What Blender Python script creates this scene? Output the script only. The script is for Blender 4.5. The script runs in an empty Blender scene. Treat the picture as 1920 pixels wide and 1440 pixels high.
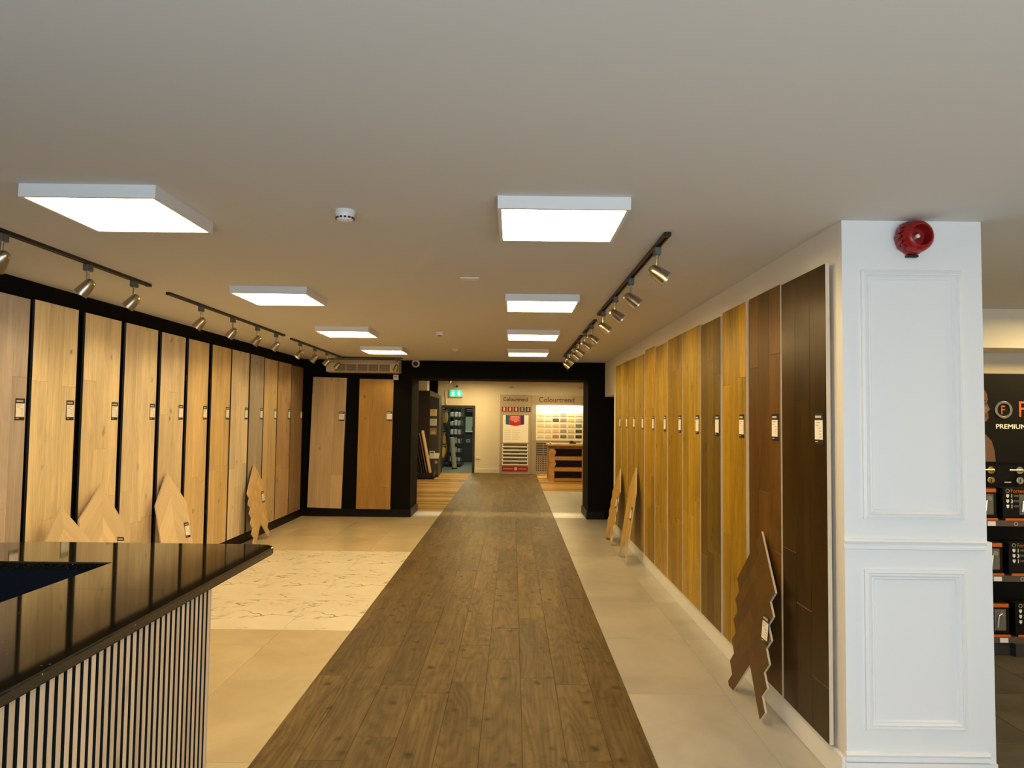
import bpy, bmesh, math, random
from mathutils import Vector, Matrix
random.seed(7)
S = bpy.context.scene
COL = S.collection

# ---------------------------------------------------------------- camera
H = 1.82
PITCH, ROLL, YAW = 0.04827, 0.01203, -0.00171
def camera():
    cp, sp = math.cos(PITCH), math.sin(PITCH)
    f = Vector((0, cp, sp)); u = Vector((0, -sp, cp)); r = Vector((1, 0, 0))
    rz = Matrix.Rotation(-YAW, 3, 'Z')
    f, u, r = rz @ f, rz @ u, rz @ r
    c, s = math.cos(ROLL), math.sin(ROLL)
    r2 = c * r + s * u; u2 = -s * r + c * u
    cd = bpy.data.cameras.new('camera'); cd.sensor_width = 36; cd.lens = 36 * 1340 / 1920
    cd.clip_start = 0.05; cd.clip_end = 200
    o = bpy.data.objects.new('camera', cd); COL.objects.link(o)
    m = Matrix((r2, u2, -f)).transposed().to_4x4(); m.translation = (0, 0, H)
    o.matrix_world = m
    S.camera = o
camera()

# ---------------------------------------------------------------- world, daylight, exposure
EXPOSURE = 0.0
PANEL = 25.5          # emission of the ceiling panels
SPOT = 11.0           # watts of a track spot
DAY = 184.0           # watts of daylight through the shop front
WARM = (1.0, 0.69, 0.29)
W = bpy.data.worlds.new('world'); S.world = W; W.use_nodes = True
W.node_tree.nodes['Background'].inputs[0].default_value = (0.75, 0.88, 1.0, 1)
W.node_tree.nodes['Background'].inputs[1].default_value = 0.6
S.view_settings.view_transform = 'Standard'; S.view_settings.look = 'None'
S.view_settings.gamma = 1.0; S.view_settings.use_curve_mapping = False
S.view_settings.exposure = EXPOSURE
S.cycles.use_denoising = True
S.cycles.max_bounces = 10; S.cycles.diffuse_bounces = 6; S.cycles.glossy_bounces = 4
S.cycles.sample_clamp_indirect = 6.0
S.cycles.caustics_reflective = False; S.cycles.caustics_refractive = False

def area_light(name, loc, rot, sx, sy, power, colour):
    d = bpy.data.lights.new(name, 'AREA'); d.shape = 'RECTANGLE'; d.size = sx; d.size_y = sy
    d.energy = power; d.color = colour
    o = bpy.data.objects.new(name, d); COL.objects.link(o); o.location = loc; o.rotation_euler = rot
    return o
# daylight entering through the glazed shop front behind the camera
area_light('shopfront_daylight', (0.6, -2.0, 1.25), (math.radians(90), 0, 0), 6.4, 1.9, DAY, (0.77, 0.89, 0.97))

# ---------------------------------------------------------------- mesh helpers
class G:
    def __init__(s): s.v = []; s.f = []; s.m = []
    def add(s, vs, fs, mi=0):
        n = len(s.v); s.v += [tuple(p) for p in vs]; s.f += [tuple(i + n for i in f) for f in fs]; s.m += [mi] * len(fs)
        return s
    def box(s, x0, x1, y0, y1, z0, z1, mi=0):
        return s.add([(x0,y0,z0),(x1,y0,z0),(x1,y1,z0),(x0,y1,z0),(x0,y0,z1),(x1,y0,z1),(x1,y1,z1),(x0,y1,z1)],
                     [(0,3,2,1),(4,5,6,7),(0,1,5,4),(1,2,6,5),(2,3,7,6),(3,0,4,7)], mi)
    def prism(s, pts, d, mi=0):
        """pts: loop of 3D points; d: extrusion vector"""
        n = len(pts); d = Vector(d); a = [Vector(p) for p in pts]
        nrm = Vector((0,0,0))
        for i in range(n): nrm += (a[i]-a[0]).cross(a[(i+1) % n]-a[0])
        if nrm.dot(d) > 0: a.reverse()
        b = [p + d for p in a]
        fs = [tuple(range(n)), tuple(reversed(range(n, 2*n)))] + [(i, i+n, (i+1) % n + n, (i+1) % n) for i in range(n)]
        return s.add(a + b, fs, mi)
    def lathe(s, prof, n=20, origin=(0,0,0), axis=(0,0,1), mi=0, cap=True):
        """prof: list of (r, h) along axis"""
        ax = Vector(axis).normalized(); q = Vector((0,0,1)).rotation_difference(ax); o = Vector(origin)
        vs = []; fs = []
        for r, h in prof:
            for k in range(n):
                t = 2*math.pi*k/n; vs.append(o + q @ Vector((r*math.cos(t), r*math.sin(t), h)))
        for i in range(len(prof)-1):
            for k in range(n):
                fs.append((i*n+k, i*n+(k+1) % n, (i+1)*n+(k+1) % n, (i+1)*n+k))
        if cap:
            fs.append(tuple(reversed(range(n)))); fs.append(tuple(range((len(prof)-1)*n, len(prof)*n)))
        return s.add(vs, fs, mi)
    def tube(s, a, b, r, n=10, mi=0):
        a = Vector(a); b = Vector(b)
        return s.lathe([(r,0),(r,(b-a).length)], n, a, b-a, mi)
    def mesh(s, name, mats, smooth=False, bevel=0, seg=1, keep=None):
        me = bpy.data.meshes.new(name); me.from_pydata([tuple(p) for p in s.v], [], s.f)
        if not isinstance(mats, (list, tuple)): mats = [mats]
        for m in mats: me.materials.append(m)
        me.polygons.foreach_set('material_index', s.m)
        if bevel:
            bm = bmesh.new(); bm.from_mesh(me)
            es = [e for e in bm.edges if len(e.link_faces) == 2 and e.calc_face_angle(0) > 0.6 and (keep is None or keep(e))]
            bmesh.ops.bevel(bm, geom=es, offset=bevel, segments=seg, affect='EDGES', profile=0.5, clamp_overlap=True)
            bm.to_mesh(me); bm.free()
        if smooth:
            for p in me.polygons: p.use_smooth = True
            me.set_sharp_from_angle(angle=math.radians(35))
        me.update()
        return me
    def obj(s, name, mats, parent=None, loc=(0,0,0), rot=(0,0,0), smooth=False, bevel=0, seg=1, keep=None):
        return link(name, s.mesh(name, mats, smooth, bevel, seg, keep), parent, loc, rot)
def link(name, me, parent=None, loc=(0,0,0), rot=(0,0,0)):
    o = bpy.data.objects.new(name, me); COL.objects.link(o)
    if parent: o.parent = parent
    o.location = loc; o.rotation_euler = rot
    return o
def tag(o, label, cat, group=None, kind=None):
    o['label'] = label; o['category'] = cat
    if group: o['group'] = group
    if kind: o['kind'] = kind
    return o
def thing(name, label, cat, loc=(0,0,0), rot=(0,0,0), group=None):
    o = bpy.data.objects.new(name, None); COL.objects.link(o); o.location = loc; o.rotation_euler = rot
    o.empty_display_size = 0.1
    return tag(o, label, cat, group)
def struct(o):
    o['kind'] = 'structure'; return o
def copy_tree(o, parent=None):
    c = o.copy(); COL.objects.link(c)
    if parent: c.parent = parent
    for ch in list(o.children): copy_tree(ch, c)
    return c
def text(name, body, size, mat, parent=None, loc=(0,0,0), rot=(math.pi/2,0,0), extrude=0.002, align='LEFT', sx=1.0, offset=0.0):
    cu = bpy.data.curves.new(name, 'FONT'); cu.body = body; cu.size = size; cu.extrude = extrude; cu.align_x = align
    cu.offset = offset; cu.resolution_u = 3
    t = bpy.data.objects.new(name, cu); COL.objects.link(t)
    dg = bpy.context.evaluated_depsgraph_get()
    me = bpy.data.meshes.new_from_object(t.evaluated_get(dg)); me.materials.clear(); me.materials.append(mat)
    bpy.data.objects.remove(t); bpy.data.curves.remove(cu)
    o = link(name, me, parent, loc, rot); o.scale = (sx, 1, 1)
    return o

# ---------------------------------------------------------------- materials
def newmat(name):
    m = bpy.data.materials.new(name); m.use_nodes = True
    nt = m.node_tree; b = nt.nodes['Principled BSDF']
    return m, nt, b
def plain(name, c, rough=0.5, metal=0.0, bump=0.0, bscale=60, emit=0, ior=None, spec=None, var=0.0, vscale=4.0):
    m, nt, b = newmat(name)
    b.inputs['Base Color'].default_value = (*c, 1); b.inputs['Roughness'].default_value = rough; b.inputs['Metallic'].default_value = metal
    if spec is not None: b.inputs['Specular IOR Level'].default_value = spec
    if ior: b.inputs['IOR'].default_value = ior
    if emit:
        b.inputs['Emission Color'].default_value = (*c, 1); b.inputs['Emission Strength'].default_value = emit
    tc = nt.nodes.new('ShaderNodeTexCoord')
    if bump:
        n = nt.nodes.new('ShaderNodeTexNoise'); n.inputs['Scale'].default_value = bscale; n.inputs['Detail'].default_value = 4
        bp = nt.nodes.new('ShaderNodeBump'); bp.inputs['Strength'].default_value = bump; bp.inputs['Distance'].default_value = 0.003
        nt.links.new(tc.outputs['Object'], n.inputs['Vector']); nt.links.new(n.outputs[0], bp.inputs['Height']); nt.links.new(bp.outputs[0], b.inputs['Normal'])
    if var:
        n = nt.nodes.new('ShaderNodeTexNoise'); n.inputs['Scale'].default_value = vscale; n.inputs['Detail'].default_value = 5
        mx = nt.nodes.new('ShaderNodeMix'); mx.data_type = 'RGBA'
        mx.inputs['A'].default_value = (*[x*(1-var) for x in c], 1); mx.inputs['B'].default_value = (*[min(1, x*(1+var)) for x in c], 1)
        nt.links.new(tc.outputs['Object'], n.inputs['Vector']); nt.links.new(n.outputs[0], mx.inputs['Factor']); nt.links.new(mx.outputs['Result'], b.inputs['Base Color'])
    return m
def ramp(nt, stops):
    r = nt.nodes.new('ShaderNodeValToRGB'); e = r.color_ramp.elements
    while len(e) < len(stops): e.new(0.5)
    for k, (p, c) in enumerate(stops): e[k].position = p; e[k].color = (*c, 1) if len(c) == 3 else c
    return r
def wood(name, c1, c2, axis='z', rough=0.5, var=0.22, fig=0.45, knot=0.5, knotcol=None, grain=1.0, spec=0.4, kmax=0.17, kscale=(4.6, 3.0), smudge=0.0):
    """oak: fine streaks along the grain axis, wandering cathedral figure, a few knots, a tint per plank"""
    m, nt, b = newmat(name); L = nt.links
    tc = nt.nodes.new('ShaderNodeTexCoord'); oi = nt.nodes.new('ShaderNodeObjectInfo')
    mul = nt.nodes.new('ShaderNodeVectorMath'); mul.operation = 'MULTIPLY_ADD'
    cx = nt.nodes.new('ShaderNodeCombineXYZ')
    for k in range(3): L.new(oi.outputs['Random'], cx.inputs[k])
    mul.inputs[1].default_value = (31.7, 17.3, 43.1)
    L.new(cx.outputs[0], mul.inputs[0]); L.new(tc.outputs['Object'], mul.inputs[2])
    def mapping(a, l):
        mp = nt.nodes.new('ShaderNodeMapping'); s = [a, a, a]; s['xyz'.index(axis)] = l
        mp.inputs['Scale'].default_value = s; L.new(mul.outputs[0], mp.inputs['Vector']); return mp
    fine = nt.nodes.new('ShaderNodeTexNoise'); fine.inputs['Scale'].default_value = 1.0; fine.inputs['Detail'].default_value = 6; fine.inputs['Roughness'].default_value = 0.65
    L.new(mapping(70*grain, 2.2).outputs[0], fine.inputs['Vector'])
    broad = nt.nodes.new('ShaderNodeTexNoise'); broad.inputs['Scale'].default_value = 1.0; broad.inputs['Detail'].default_value = 3
    L.new(mapping(9*grain, 0.9).outputs[0], broad.inputs['Vector'])
    wv = nt.nodes.new('ShaderNodeTexNoise'); wv.inputs['Scale'].default_value = 1.0; wv.inputs['Detail'].default_value = 1.0
    L.new(mapping(4.5*grain, 0.5).outputs[0], wv.inputs['Vector'])
    sn = nt.nodes.new('ShaderNodeMath'); sn.operation = 'MULTIPLY'; sn.inputs[1].default_value = 110
    L.new(wv.outputs[0], sn.inputs[0])
    si = nt.nodes.new('ShaderNodeMath'); si.operation = 'SINE'; L.new(sn.outputs[0], si.inputs[0])
    cath = nt.nodes.new('ShaderNodeMapRange'); cath.inputs['From Min'].default_value = -1; L.new(si.outputs[0], cath.inputs['Value'])
    # combined value
    a1 = nt.nodes.new('ShaderNodeMath'); a1.operation = 'MULTIPLY'; a1.inputs[1].default_value = 0.5; L.new(fine.outputs[0], a1.inputs[0])
    a2 = nt.nodes.new('ShaderNodeMath'); a2.operation = 'MULTIPLY_ADD'; a2.inputs[1].default_value = 0.5; L.new(broad.outputs[0], a2.inputs[0]); L.new(a1.outputs[0], a2.inputs[2])
    a3 = nt.nodes.new('ShaderNodeMath'); a3.operation = 'MULTIPLY_ADD'; a3.inputs[1].default_value = 0.11*fig; L.new(cath.outputs[0], a3.inputs[0]); L.new(a2.outputs[0], a3.inputs[2])
    off = nt.nodes.new('ShaderNodeMath'); off.operation = 'SUBTRACT'; off.inputs[1].default_value = 0.055*fig; L.new(a3.outputs[0], off.inputs[0])
    r = ramp(nt, [(0.30, c1), (0.68, c2)]); L.new(off.outputs[0], r.inputs[0])
    # tint per plank
    tv = nt.nodes.new('ShaderNodeMapRange'); tv.inputs['To Min'].default_value = 1-var; tv.inputs['To Max'].default_value = 1+var*0.8
    L.new(oi.outputs['Random'], tv.inputs['Value'])
    hs = nt.nodes.new('ShaderNodeHueSaturation'); L.new(r.outputs[0], hs.inputs['Color']); L.new(tv.outputs[0], hs.inputs['Value'])
    col = hs.outputs[0]
    if knot:
        vo = nt.nodes.new('ShaderNodeTexVoronoi'); vo.inputs['Scale'].default_value = 1.0
        kn = nt.nodes.new('ShaderNodeTexNoise'); kn.inputs['Scale'].default_value = 14; kn.inputs['Detail'].default_value = 2
        L.new(mul.outputs[0], kn.inputs['Vector'])
        kd = nt.nodes.new('ShaderNodeVectorMath'); kd.operation = 'MULTIPLY_ADD'; kd.inputs[1].default_value = (0.28, 0.28, 0.28)
        L.new(kn.outputs[1], kd.inputs[0]); L.new(mapping(*kscale).outputs[0], kd.inputs[2]); L.new(kd.outputs[0], vo.inputs['Vector'])
        kr = nt.nodes.new('ShaderNodeMapRange'); kr.interpolation_type = 'SMOOTHSTEP'
        kr.inputs['From Min'].default_value = 0.03; kr.inputs['From Max'].default_value = kmax
        kr.inputs['To Min'].default_value = knot; kr.inputs['To Max'].default_value = 0
        L.new(vo.outputs['Distance'], kr.inputs['Value'])
        mx = nt.nodes.new('ShaderNodeMix'); mx.data_type = 'RGBA'
        mx.inputs['B'].default_value = (*(knotcol or [x*0.28 for x in c1]), 1)
        L.new(kr.outputs[0], mx.inputs['Factor']); L.new(col, mx.inputs['A']); col = mx.outputs['Result']
    if smudge:
        sm_ = nt.nodes.new('ShaderNodeTexNoise'); sm_.inputs['Scale'].default_value = 1.0; sm_.inputs['Detail'].default_value = 6; sm_.inputs['Roughness'].default_value = 0.7
        L.new(mapping(11.0, 7.0).outputs[0], sm_.inputs['Vector'])
        sr = nt.nodes.new('ShaderNodeMapRange'); sr.inputs['From Min'].default_value = 0.52; sr.inputs['From Max'].default_value = 0.74
        sr.inputs['To Max'].default_value = smudge; L.new(sm_.outputs[0], sr.inputs['Value'])
        mx2 = nt.nodes.new('ShaderNodeMix'); mx2.data_type = 'RGBA'; mx2.inputs['B'].default_value = (*[x*0.45 for x in c1], 1)
        L.new(sr.outputs[0], mx2.inputs['Factor']); L.new(col, mx2.inputs['A']); col = mx2.outputs['Result']
    L.new(col, b.inputs['Base Color'])
    b.inputs['Roughness'].default_value = rough; b.inputs['Specular IOR Level'].default_value = spec
    bp = nt.nodes.new('ShaderNodeBump'); bp.inputs['Strength'].default_value = 0.12; bp.inputs['Distance'].default_value = 0.002
    L.new(fine.outputs[0], bp.inputs['Height']); L.new(bp.outputs[0], b.inputs['Normal'])
    return m
def tilemat(name, c1, c2, rough=0.3, scale=1.6, spec=0.5):
    m, nt, b = newmat(name); L = nt.links
    tc = nt.nodes.new('ShaderNodeTexCoord'); oi = nt.nodes.new('ShaderNodeObjectInfo')
    cx = nt.nodes.new('ShaderNodeCombineXYZ')
    for k in range(3): L.new(oi.outputs['Random'], cx.inputs[k])
    mul = nt.nodes.new('ShaderNodeVectorMath'); mul.operation = 'MULTIPLY_ADD'; mul.inputs[1].default_value = (21, 33, 17)
    L.new(cx.outputs[0], mul.inputs[0]); L.new(tc.outputs['Object'], mul.inputs[2])
    n = nt.nodes.new('ShaderNodeTexNoise'); n.inputs['Scale'].default_value = scale; n.inputs['Detail'].default_value = 8; n.inputs['Roughness'].default_value = 0.6; n.inputs['Distortion'].default_value = 0.6
    L.new(mul.outputs[0], n.inputs['Vector'])
    r = ramp(nt, [(0.32, c1), (0.68, c2)]); L.new(n.outputs[0], r.inputs[0])
    tv = nt.nodes.new('ShaderNodeMapRange'); tv.inputs['To Min'].default_value = 0.89; tv.inputs['To Max'].default_value = 1.04
    L.new(oi.outputs['Random'], tv.inputs['Value'])
    hs = nt.nodes.new('ShaderNodeHueSaturation'); L.new(r.outputs[0], hs.inputs['Color']); L.new(tv.outputs[0], hs.inputs['Value'])
    L.new(hs.outputs[0], b.inputs['Base Color']); b.inputs['Roughness'].default_value = rough; b.inputs['Specular IOR Level'].default_value = spec
    return m
def marblemat():
    """white marble print: thin broken veins running across each tile, the same print on every tile"""
    m, nt, b = newmat('white_marble'); L = nt.links
    tc = nt.nodes.new('ShaderNodeTexCoord')
    base = nt.nodes.new('ShaderNodeTexNoise'); base.inputs['Scale'].default_value = 2.2; base.inputs['Detail'].default_value = 6
    L.new(tc.outputs['Object'], base.inputs['Vector'])
    br = ramp(nt, [(0.35, (0.80, 0.77, 0.69)), (0.65, (0.88, 0.86, 0.79))]); L.new(base.outputs[0], br.inputs[0])
    mp = nt.nodes.new('ShaderNodeMapping'); mp.inputs['Scale'].default_value = (0.75, 1.9, 1); mp.inputs['Rotation'].default_value = (0, 0, 0.22)
    L.new(tc.outputs['Object'], mp.inputs['Vector'])
    v = nt.nodes.new('ShaderNodeTexNoise'); v.inputs['Scale'].default_value = 1.05; v.inputs['Detail'].default_value = 4; v.inputs['Roughness'].default_value = 0.55; v.inputs['Distortion'].default_value = 0.9
    L.new(mp.outputs[0], v.inputs['Vector'])
    d = nt.nodes.new('ShaderNodeMath'); d.operation = 'SUBTRACT'; d.inputs[1].default_value = 0.5; L.new(v.outputs[0], d.inputs[0])
    ab = nt.nodes.new('ShaderNodeMath'); ab.operation = 'ABSOLUTE'; L.new(d.outputs[0], ab.inputs[0])
    kr = nt.nodes.new('ShaderNodeMapRange'); kr.inputs['From Min'].default_value = 0.0015; kr.inputs['From Max'].default_value = 0.011
    kr.inputs['To Min'].default_value = 1; kr.inputs['To Max'].default_value = 0; L.new(ab.outputs[0], kr.inputs['Value'])
    n2 = nt.nodes.new('ShaderNodeTexNoise'); n2.inputs['Scale'].default_value = 3.2; L.new(tc.outputs['Object'], n2.inputs['Vector'])
    k2 = nt.nodes.new('ShaderNodeMapRange'); k2.inputs['From Min'].default_value = 0.38; k2.inputs['From Max'].default_value = 0.60; L.new(n2.outputs[0], k2.inputs['Value'])
    mu = nt.nodes.new('ShaderNodeMath'); mu.operation = 'MULTIPLY'; L.new(kr.outputs[0], mu.inputs[0]); L.new(k2.outputs[0], mu.inputs[1])
    mx = nt.nodes.new('ShaderNodeMix'); mx.data_type = 'RGBA'; mx.inputs['B'].default_value = (0.22, 0.19, 0.13, 1)
    L.new(mu.outputs[0], mx.inputs['Factor']); L.new(br.outputs[0], mx.inputs['A']); L.new(mx.outputs['Result'], b.inputs['Base Color'])
    b.inputs['Roughness'].default_value = 0.28
    return m
def granitemat():
    m, nt, b = newmat('black_granite'); L = nt.links
    tc = nt.nodes.new('ShaderNodeTexCoord')
    n = nt.nodes.new('ShaderNodeTexNoise'); n.inputs['Scale'].default_value = 260; n.inputs['Detail'].default_value = 3; L.new(tc.outputs['Object'], n.inputs['Vector'])
    r = ramp(nt, [(0.45, (0.007, 0.006, 0.0045)), (0.62, (0.022, 0.018, 0.010)), (0.75, (0.075, 0.066, 0.042))]); L.new(n.outputs[0], r.inputs[0])
    vo = nt.nodes.new('ShaderNodeTexVoronoi'); vo.inputs['Scale'].default_value = 28; L.new(tc.outputs['Object'], vo.inputs['Vector'])
    k = nt.nodes.new('ShaderNodeMath'); k.operation = 'LESS_THAN'; k.inputs[1].default_value = 0.055; L.new(vo.outputs['Distance'], k.inputs[0])
    mx = nt.nodes.new('ShaderNodeMix'); mx.data_type = 'RGBA'; mx.inputs['B'].default_value = (0.45, 0.43, 0.38, 1)
    L.new(k.outputs[0], mx.inputs['Factor']); L.new(r.outputs[0], mx.inputs['A']); L.new(mx.outputs['Result'], b.inputs['Base Color'])
    b.inputs['Roughness'].default_value = 0.045; b.inputs['IOR'].default_value = 1.65
    return m

M = {}
M['ceiling'] = plain('ceiling_paint', (0.66, 0.65, 0.63), 0.95, bump=0.06, bscale=25)
M['white_wall'] = plain('white_wall_paint', (0.80, 0.78, 0.74), 0.7, bump=0.04, bscale=90)
M['white_gloss'] = plain('white_satin_paint', (0.80, 0.81, 0.82), 0.42)
M['cream_wall'] = plain('cream_wall_paint', (0.78, 0.72, 0.60), 0.8, bump=0.03)
M['black_wall'] = plain('black_wall_paint', (0.0045, 0.0038, 0.003), 0.85, bump=0.05, bscale=90, spec=0.12)
M['black_gloss'] = plain('black_satin_paint', (0.005, 0.004, 0.0035), 0.5, spec=0.2)
M['grout'] = plain('tile_grout', (0.52, 0.47, 0.38), 0.9, var=0.1)
M['grout_dark'] = plain('dark_floor_grout', (0.30, 0.27, 0.21), 0.9)
M['subfloor'] = plain('dark_plank_joint', (0.10, 0.075, 0.042), 0.9)
M['beige_tile'] = tilemat('beige_porcelain', (0.55, 0.47, 0.33), (0.70, 0.62, 0.44), 0.28)
M['grey_tile'] = tilemat('grey_porcelain', (0.41, 0.40, 0.375), (0.535, 0.525, 0.495), 0.33)
M['dark_tile'] = tilemat('dark_slate_tile', (0.035, 0.03, 0.025), (0.075, 0.066, 0.052), 0.5, 3)
M['store_tile'] = tilemat('grey_store_floor', (0.15, 0.165, 0.155), (0.21, 0.225, 0.21), 0.3)
M['marble'] = marblemat()
M['granite'] = granitemat()
M['walnut_floor'] = wood('smoked_oak_floor', (0.054, 0.035, 0.012), (0.190, 0.127, 0.048), 'y', 0.48, 0.24, 1.0, 0.95, (0.014, 0.010, 0.005), spec=0.22, kmax=0.25, smudge=0.65, kscale=(6.0, 4.6))
M['amber_floor'] = wood('amber_timber_floor', (0.54, 0.33, 0.105), (0.82, 0.56, 0.24), 'x', 0.22, 0.48, 0.6, 0.3)
M['slat_wood'] = wood('pale_oak_slat', (0.66, 0.48, 0.30), (0.88, 0.69, 0.47), 'z', 0.55, 0.16, 0.2, 0.35)
M['ply'] = plain('plywood_edge', (0.66, 0.55, 0.40), 0.8, var=0.15, vscale=12)
M['rail'] = plain('bronze_black_track', (0.020, 0.014, 0.009), 0.4, 0.3)
M['rail_slot'] = plain('track_slot', (0.003, 0.003, 0.003), 0.8)
M['nickel'] = plain('brushed_nickel', (0.46, 0.42, 0.34), 0.30, 1.0)
M['grey_plastic'] = plain('grey_adapter', (0.11, 0.11, 0.095), 0.5)
M['lamp'] = plain('spot_lamp_glow', (1.0, 0.80, 0.48), emit=6)
M['panel_glow'] = plain('led_diffuser', WARM, emit=PANEL)
M['panel_glow_far'] = plain('added_panel_diffuser', (1.0, 0.72, 0.30), emit=PANEL*1.75)  # stronger glow for the unseen panels added to brighten neighbouring rooms
M['white_metal'] = plain('white_painted_metal', (0.76, 0.77, 0.78), 0.45)
M['white_plastic'] = plain('white_plastic', (0.78, 0.77, 0.74), 0.4)
M['cream_plastic'] = plain('aged_cream_plastic', (0.62, 0.52, 0.34), 0.5)
M['dark_plastic'] = plain('black_plastic', (0.012, 0.012, 0.012), 0.35)
M['card'] = plain('white_card', (0.88, 0.86, 0.80), 0.7)
M['ink'] = plain('grey_print', (0.40, 0.38, 0.34), 0.8)
M['red'] = plain('red_plastic', (0.29, 0.004, 0.006), 0.28)
M['red_shaded'] = plain('shaded_red_plastic', (0.22, 0.005, 0.006), 0.35)  # darker red paints the shade inside the horn bowl; ribs share it
M['navy'] = plain('navy_laminate', (0.0018, 0.0045, 0.011), 0.6, spec=0.2)
M['charcoal'] = plain('charcoal_board', (0.035, 0.031, 0.026), 0.6)
M['taupe'] = plain('taupe_laminate', (0.36, 0.31, 0.235), 0.6)
M['taupe_dark'] = plain('darker_taupe_laminate', (0.30, 0.25, 0.19), 0.6)  # slightly darker taupe for the rack plinth

# ================================================================ SETTING
CZ = 2.868            # showroom ceiling
# floor slab with its planks and tiles as pieces
floor = struct(G().box(-3.95, 8, -2.2, 14.1, -0.12, -0.012).obj('floor', M['grout']))
def plank_mesh(cache={}):
    pass
MESH = {}
def slab(name, w, l, t, mat, ch=0.0015):
    """a floor piece centred on its own origin, top at z=0, edges eased"""
    k = (name, round(w, 4), round(l, 4), mat.name)
    if k not in MESH:
        a, b = w/2, l/2
        g = G()
        vs = []
        for (i, z) in ((0, -t), (0, -ch), (ch, 0)):
            vs += [(-a+i, -b+i, z), (a-i, -b+i, z), (a-i, b-i, z), (-a+i, b-i, z)]
        fs = [(3,2,1,0), (8,9,10,11)]
        for q in (0, 4):
            for e in range(4): fs.append((q+e, q+(e+1) % 4, q+4+(e+1) % 4, q+4+e))
        g.add(vs, fs); MESH[k] = g.mesh(name, mat)
    return MESH[k]
SX0, SX1 = -1.35, 0.787           # the dark timber walkway
PW = (SX1-SX0)/9
def lay_planks(y0, y1, parent, seed):
    rnd = random.Random(seed)
    for c in range(9):
        y = y0 - (rnd.random()*1.6 if y0 < 5 else rnd.random()*0.9)
        first = True
        while y < y1:
            l = rnd.choice((1.9, 1.9, 1.5, 1.1, 0.8)); a, b = max(y, y0), min(y+l, y1)
            if b-a > 0.02:
                link('plank', slab('plank', PW-0.0006, b-a-0.0006, 0.014, M['walnut_floor']), parent, (SX0+(c+0.5)*PW, (a+b)/2, 0.0008*rnd.random()))
            y += l
base_strip = G().box(SX0, SX1, 1.0, 14.1, -0.0118, -0.0040).obj('plank_bed', M['subfloor'], floor)
lay_planks(1.2, 14.1, floor, 3)
def tile(parent, x0, x1, y0, y1, mat, dz=0.0, gap=0.0022, name='tile'):
    link(name, slab(name, x1-x0-gap, y1-y0-gap, 0.0105, mat), parent, ((x0+x1)/2, (y0+y1)/2, dz))
# grey tiles along the white wall
for k in range(-1, 11):
    y0 = 1.25 + 1.2*k; y1 = min(y0+1.2, 14.1)
    if y0 >= 14.1 or y1 < 1.2: continue
    for xa, xb in ((SX1, 1.445), (1.445, 1.69)):
        tile(floor, xa, xb, y0, y1, M['grey_tile'])
for k in (9, 10, 11):
    y0 = 11.95 if k == 9 else 1.25+1.2*k
    y1 = min(1.25+1.2*(k+1), 13.15)
    if y1 > y0: tile(floor, 1.69, 2.4, y0, y1, M['grey_tile'])
# beige, marble and beige tiles along the black wall
cols = [(-1.945, SX0), (-2.695, -1.945), (-3.445, -2.695), (-3.86, -3.445)]
for ci, (xa, xb) in enumerate(cols):
    ys = [6.18-1.17*k - (0.42 if ci % 2 else 0.0) for k in range(0, 5)]
    top = 6.18
    for yy in ys:
        if top-yy > 0.05 and top > 1.2: tile(floor, xa, xb, yy, top, M['beige_tile'])
        top = yy
    for k in range(3): tile(floor, xa, xb, 6.18+1.2*k, 7.38+1.2*k, M['marble'], gap=0.003)
    for k in range(3):
        a, b = 9.78+1.2*k - (0.6 if ci % 2 and k else 0), 9.78+1.2*(k+1) - (0.6 if ci % 2 else 0)
        b = 13.19 if k == 2 else b
        tile(floor, xa, xb, a, b, M['beige_tile'])
for xa, xb in ((-1.945, SX0), (-2.2, -1.945)): tile(floor, xa, xb, 13.19, 14.1, M['grey_tile'])
# the shop next door: dark tiles
for (xa, xb, o) in ((2.41, 3.045, 4.175), (3.045, 3.68, 4.92), (3.68, 4.315, 5.32), (4.315, 4.95, 4.175)):
    for k in range(-3, 3):
        a, b = o+1.2*k, o+1.2*(k+1)
        a, b = max(a, 1.6), min(b, 6.9)
        if b-a > 0.05: tile(floor, xa, xb, a, b, M['dark_tile'], gap=0.005)

struct(G().box(-3.95, 8, -2.2, 13.15, CZ, CZ+0.15).obj('ceiling', M['ceiling']))
# walls
struct(G().box(-3.98, -3.85, -2.2, 13.35, -0.12, CZ).obj('wall_left', M['black_wall']))
wr = struct(G().box(1.69, 2.40, 3.70, 11.95, -0.012, CZ).box(1.69, 2.40, 11.95, 13.15, 2.235, CZ).obj('wall_right', M['white_wall']))
struct(G().box(2.40, 2.5, 11.9, 13.3, -0.012, CZ).obj('wall_passage', M['black_wall']))
wb = G()
wb.box(-3.85, -1.865, 13.15, 14.1, -0.012, 3.2); wb.box(1.385, 2.9, 13.15, 14.1, -0.012, 3.2); wb.box(-1.865, 1.385, 13.15, 14.1, 2.545, 3.2)
struct(wb.obj('wall_back', M['black_wall']))
def skirt(name, g, mat): return struct(g.obj(name, mat, bevel=0.004))
skirt('baseboard_back', G().box(-3.83, -1.845, 13.125, 13.15, 0, 0.14).box(-1.865, -1.842, 13.15, 14.1, 0, 0.14).box(1.362, 1.385, 13.15, 14.1, 0, 0.14).box(1.362, 1.70, 13.125, 13.15, 0, 0.14), M['black_gloss'])
skirt('baseboard_left', G().box(-3.85, -3.825, 0, 13.125, 0, 0.125), M['black_gloss'])
skirt('baseboard_right', G().box(1.668, 1.69, 3.66, 11.95, 0, 0.150), M['white_gloss'])
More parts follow.
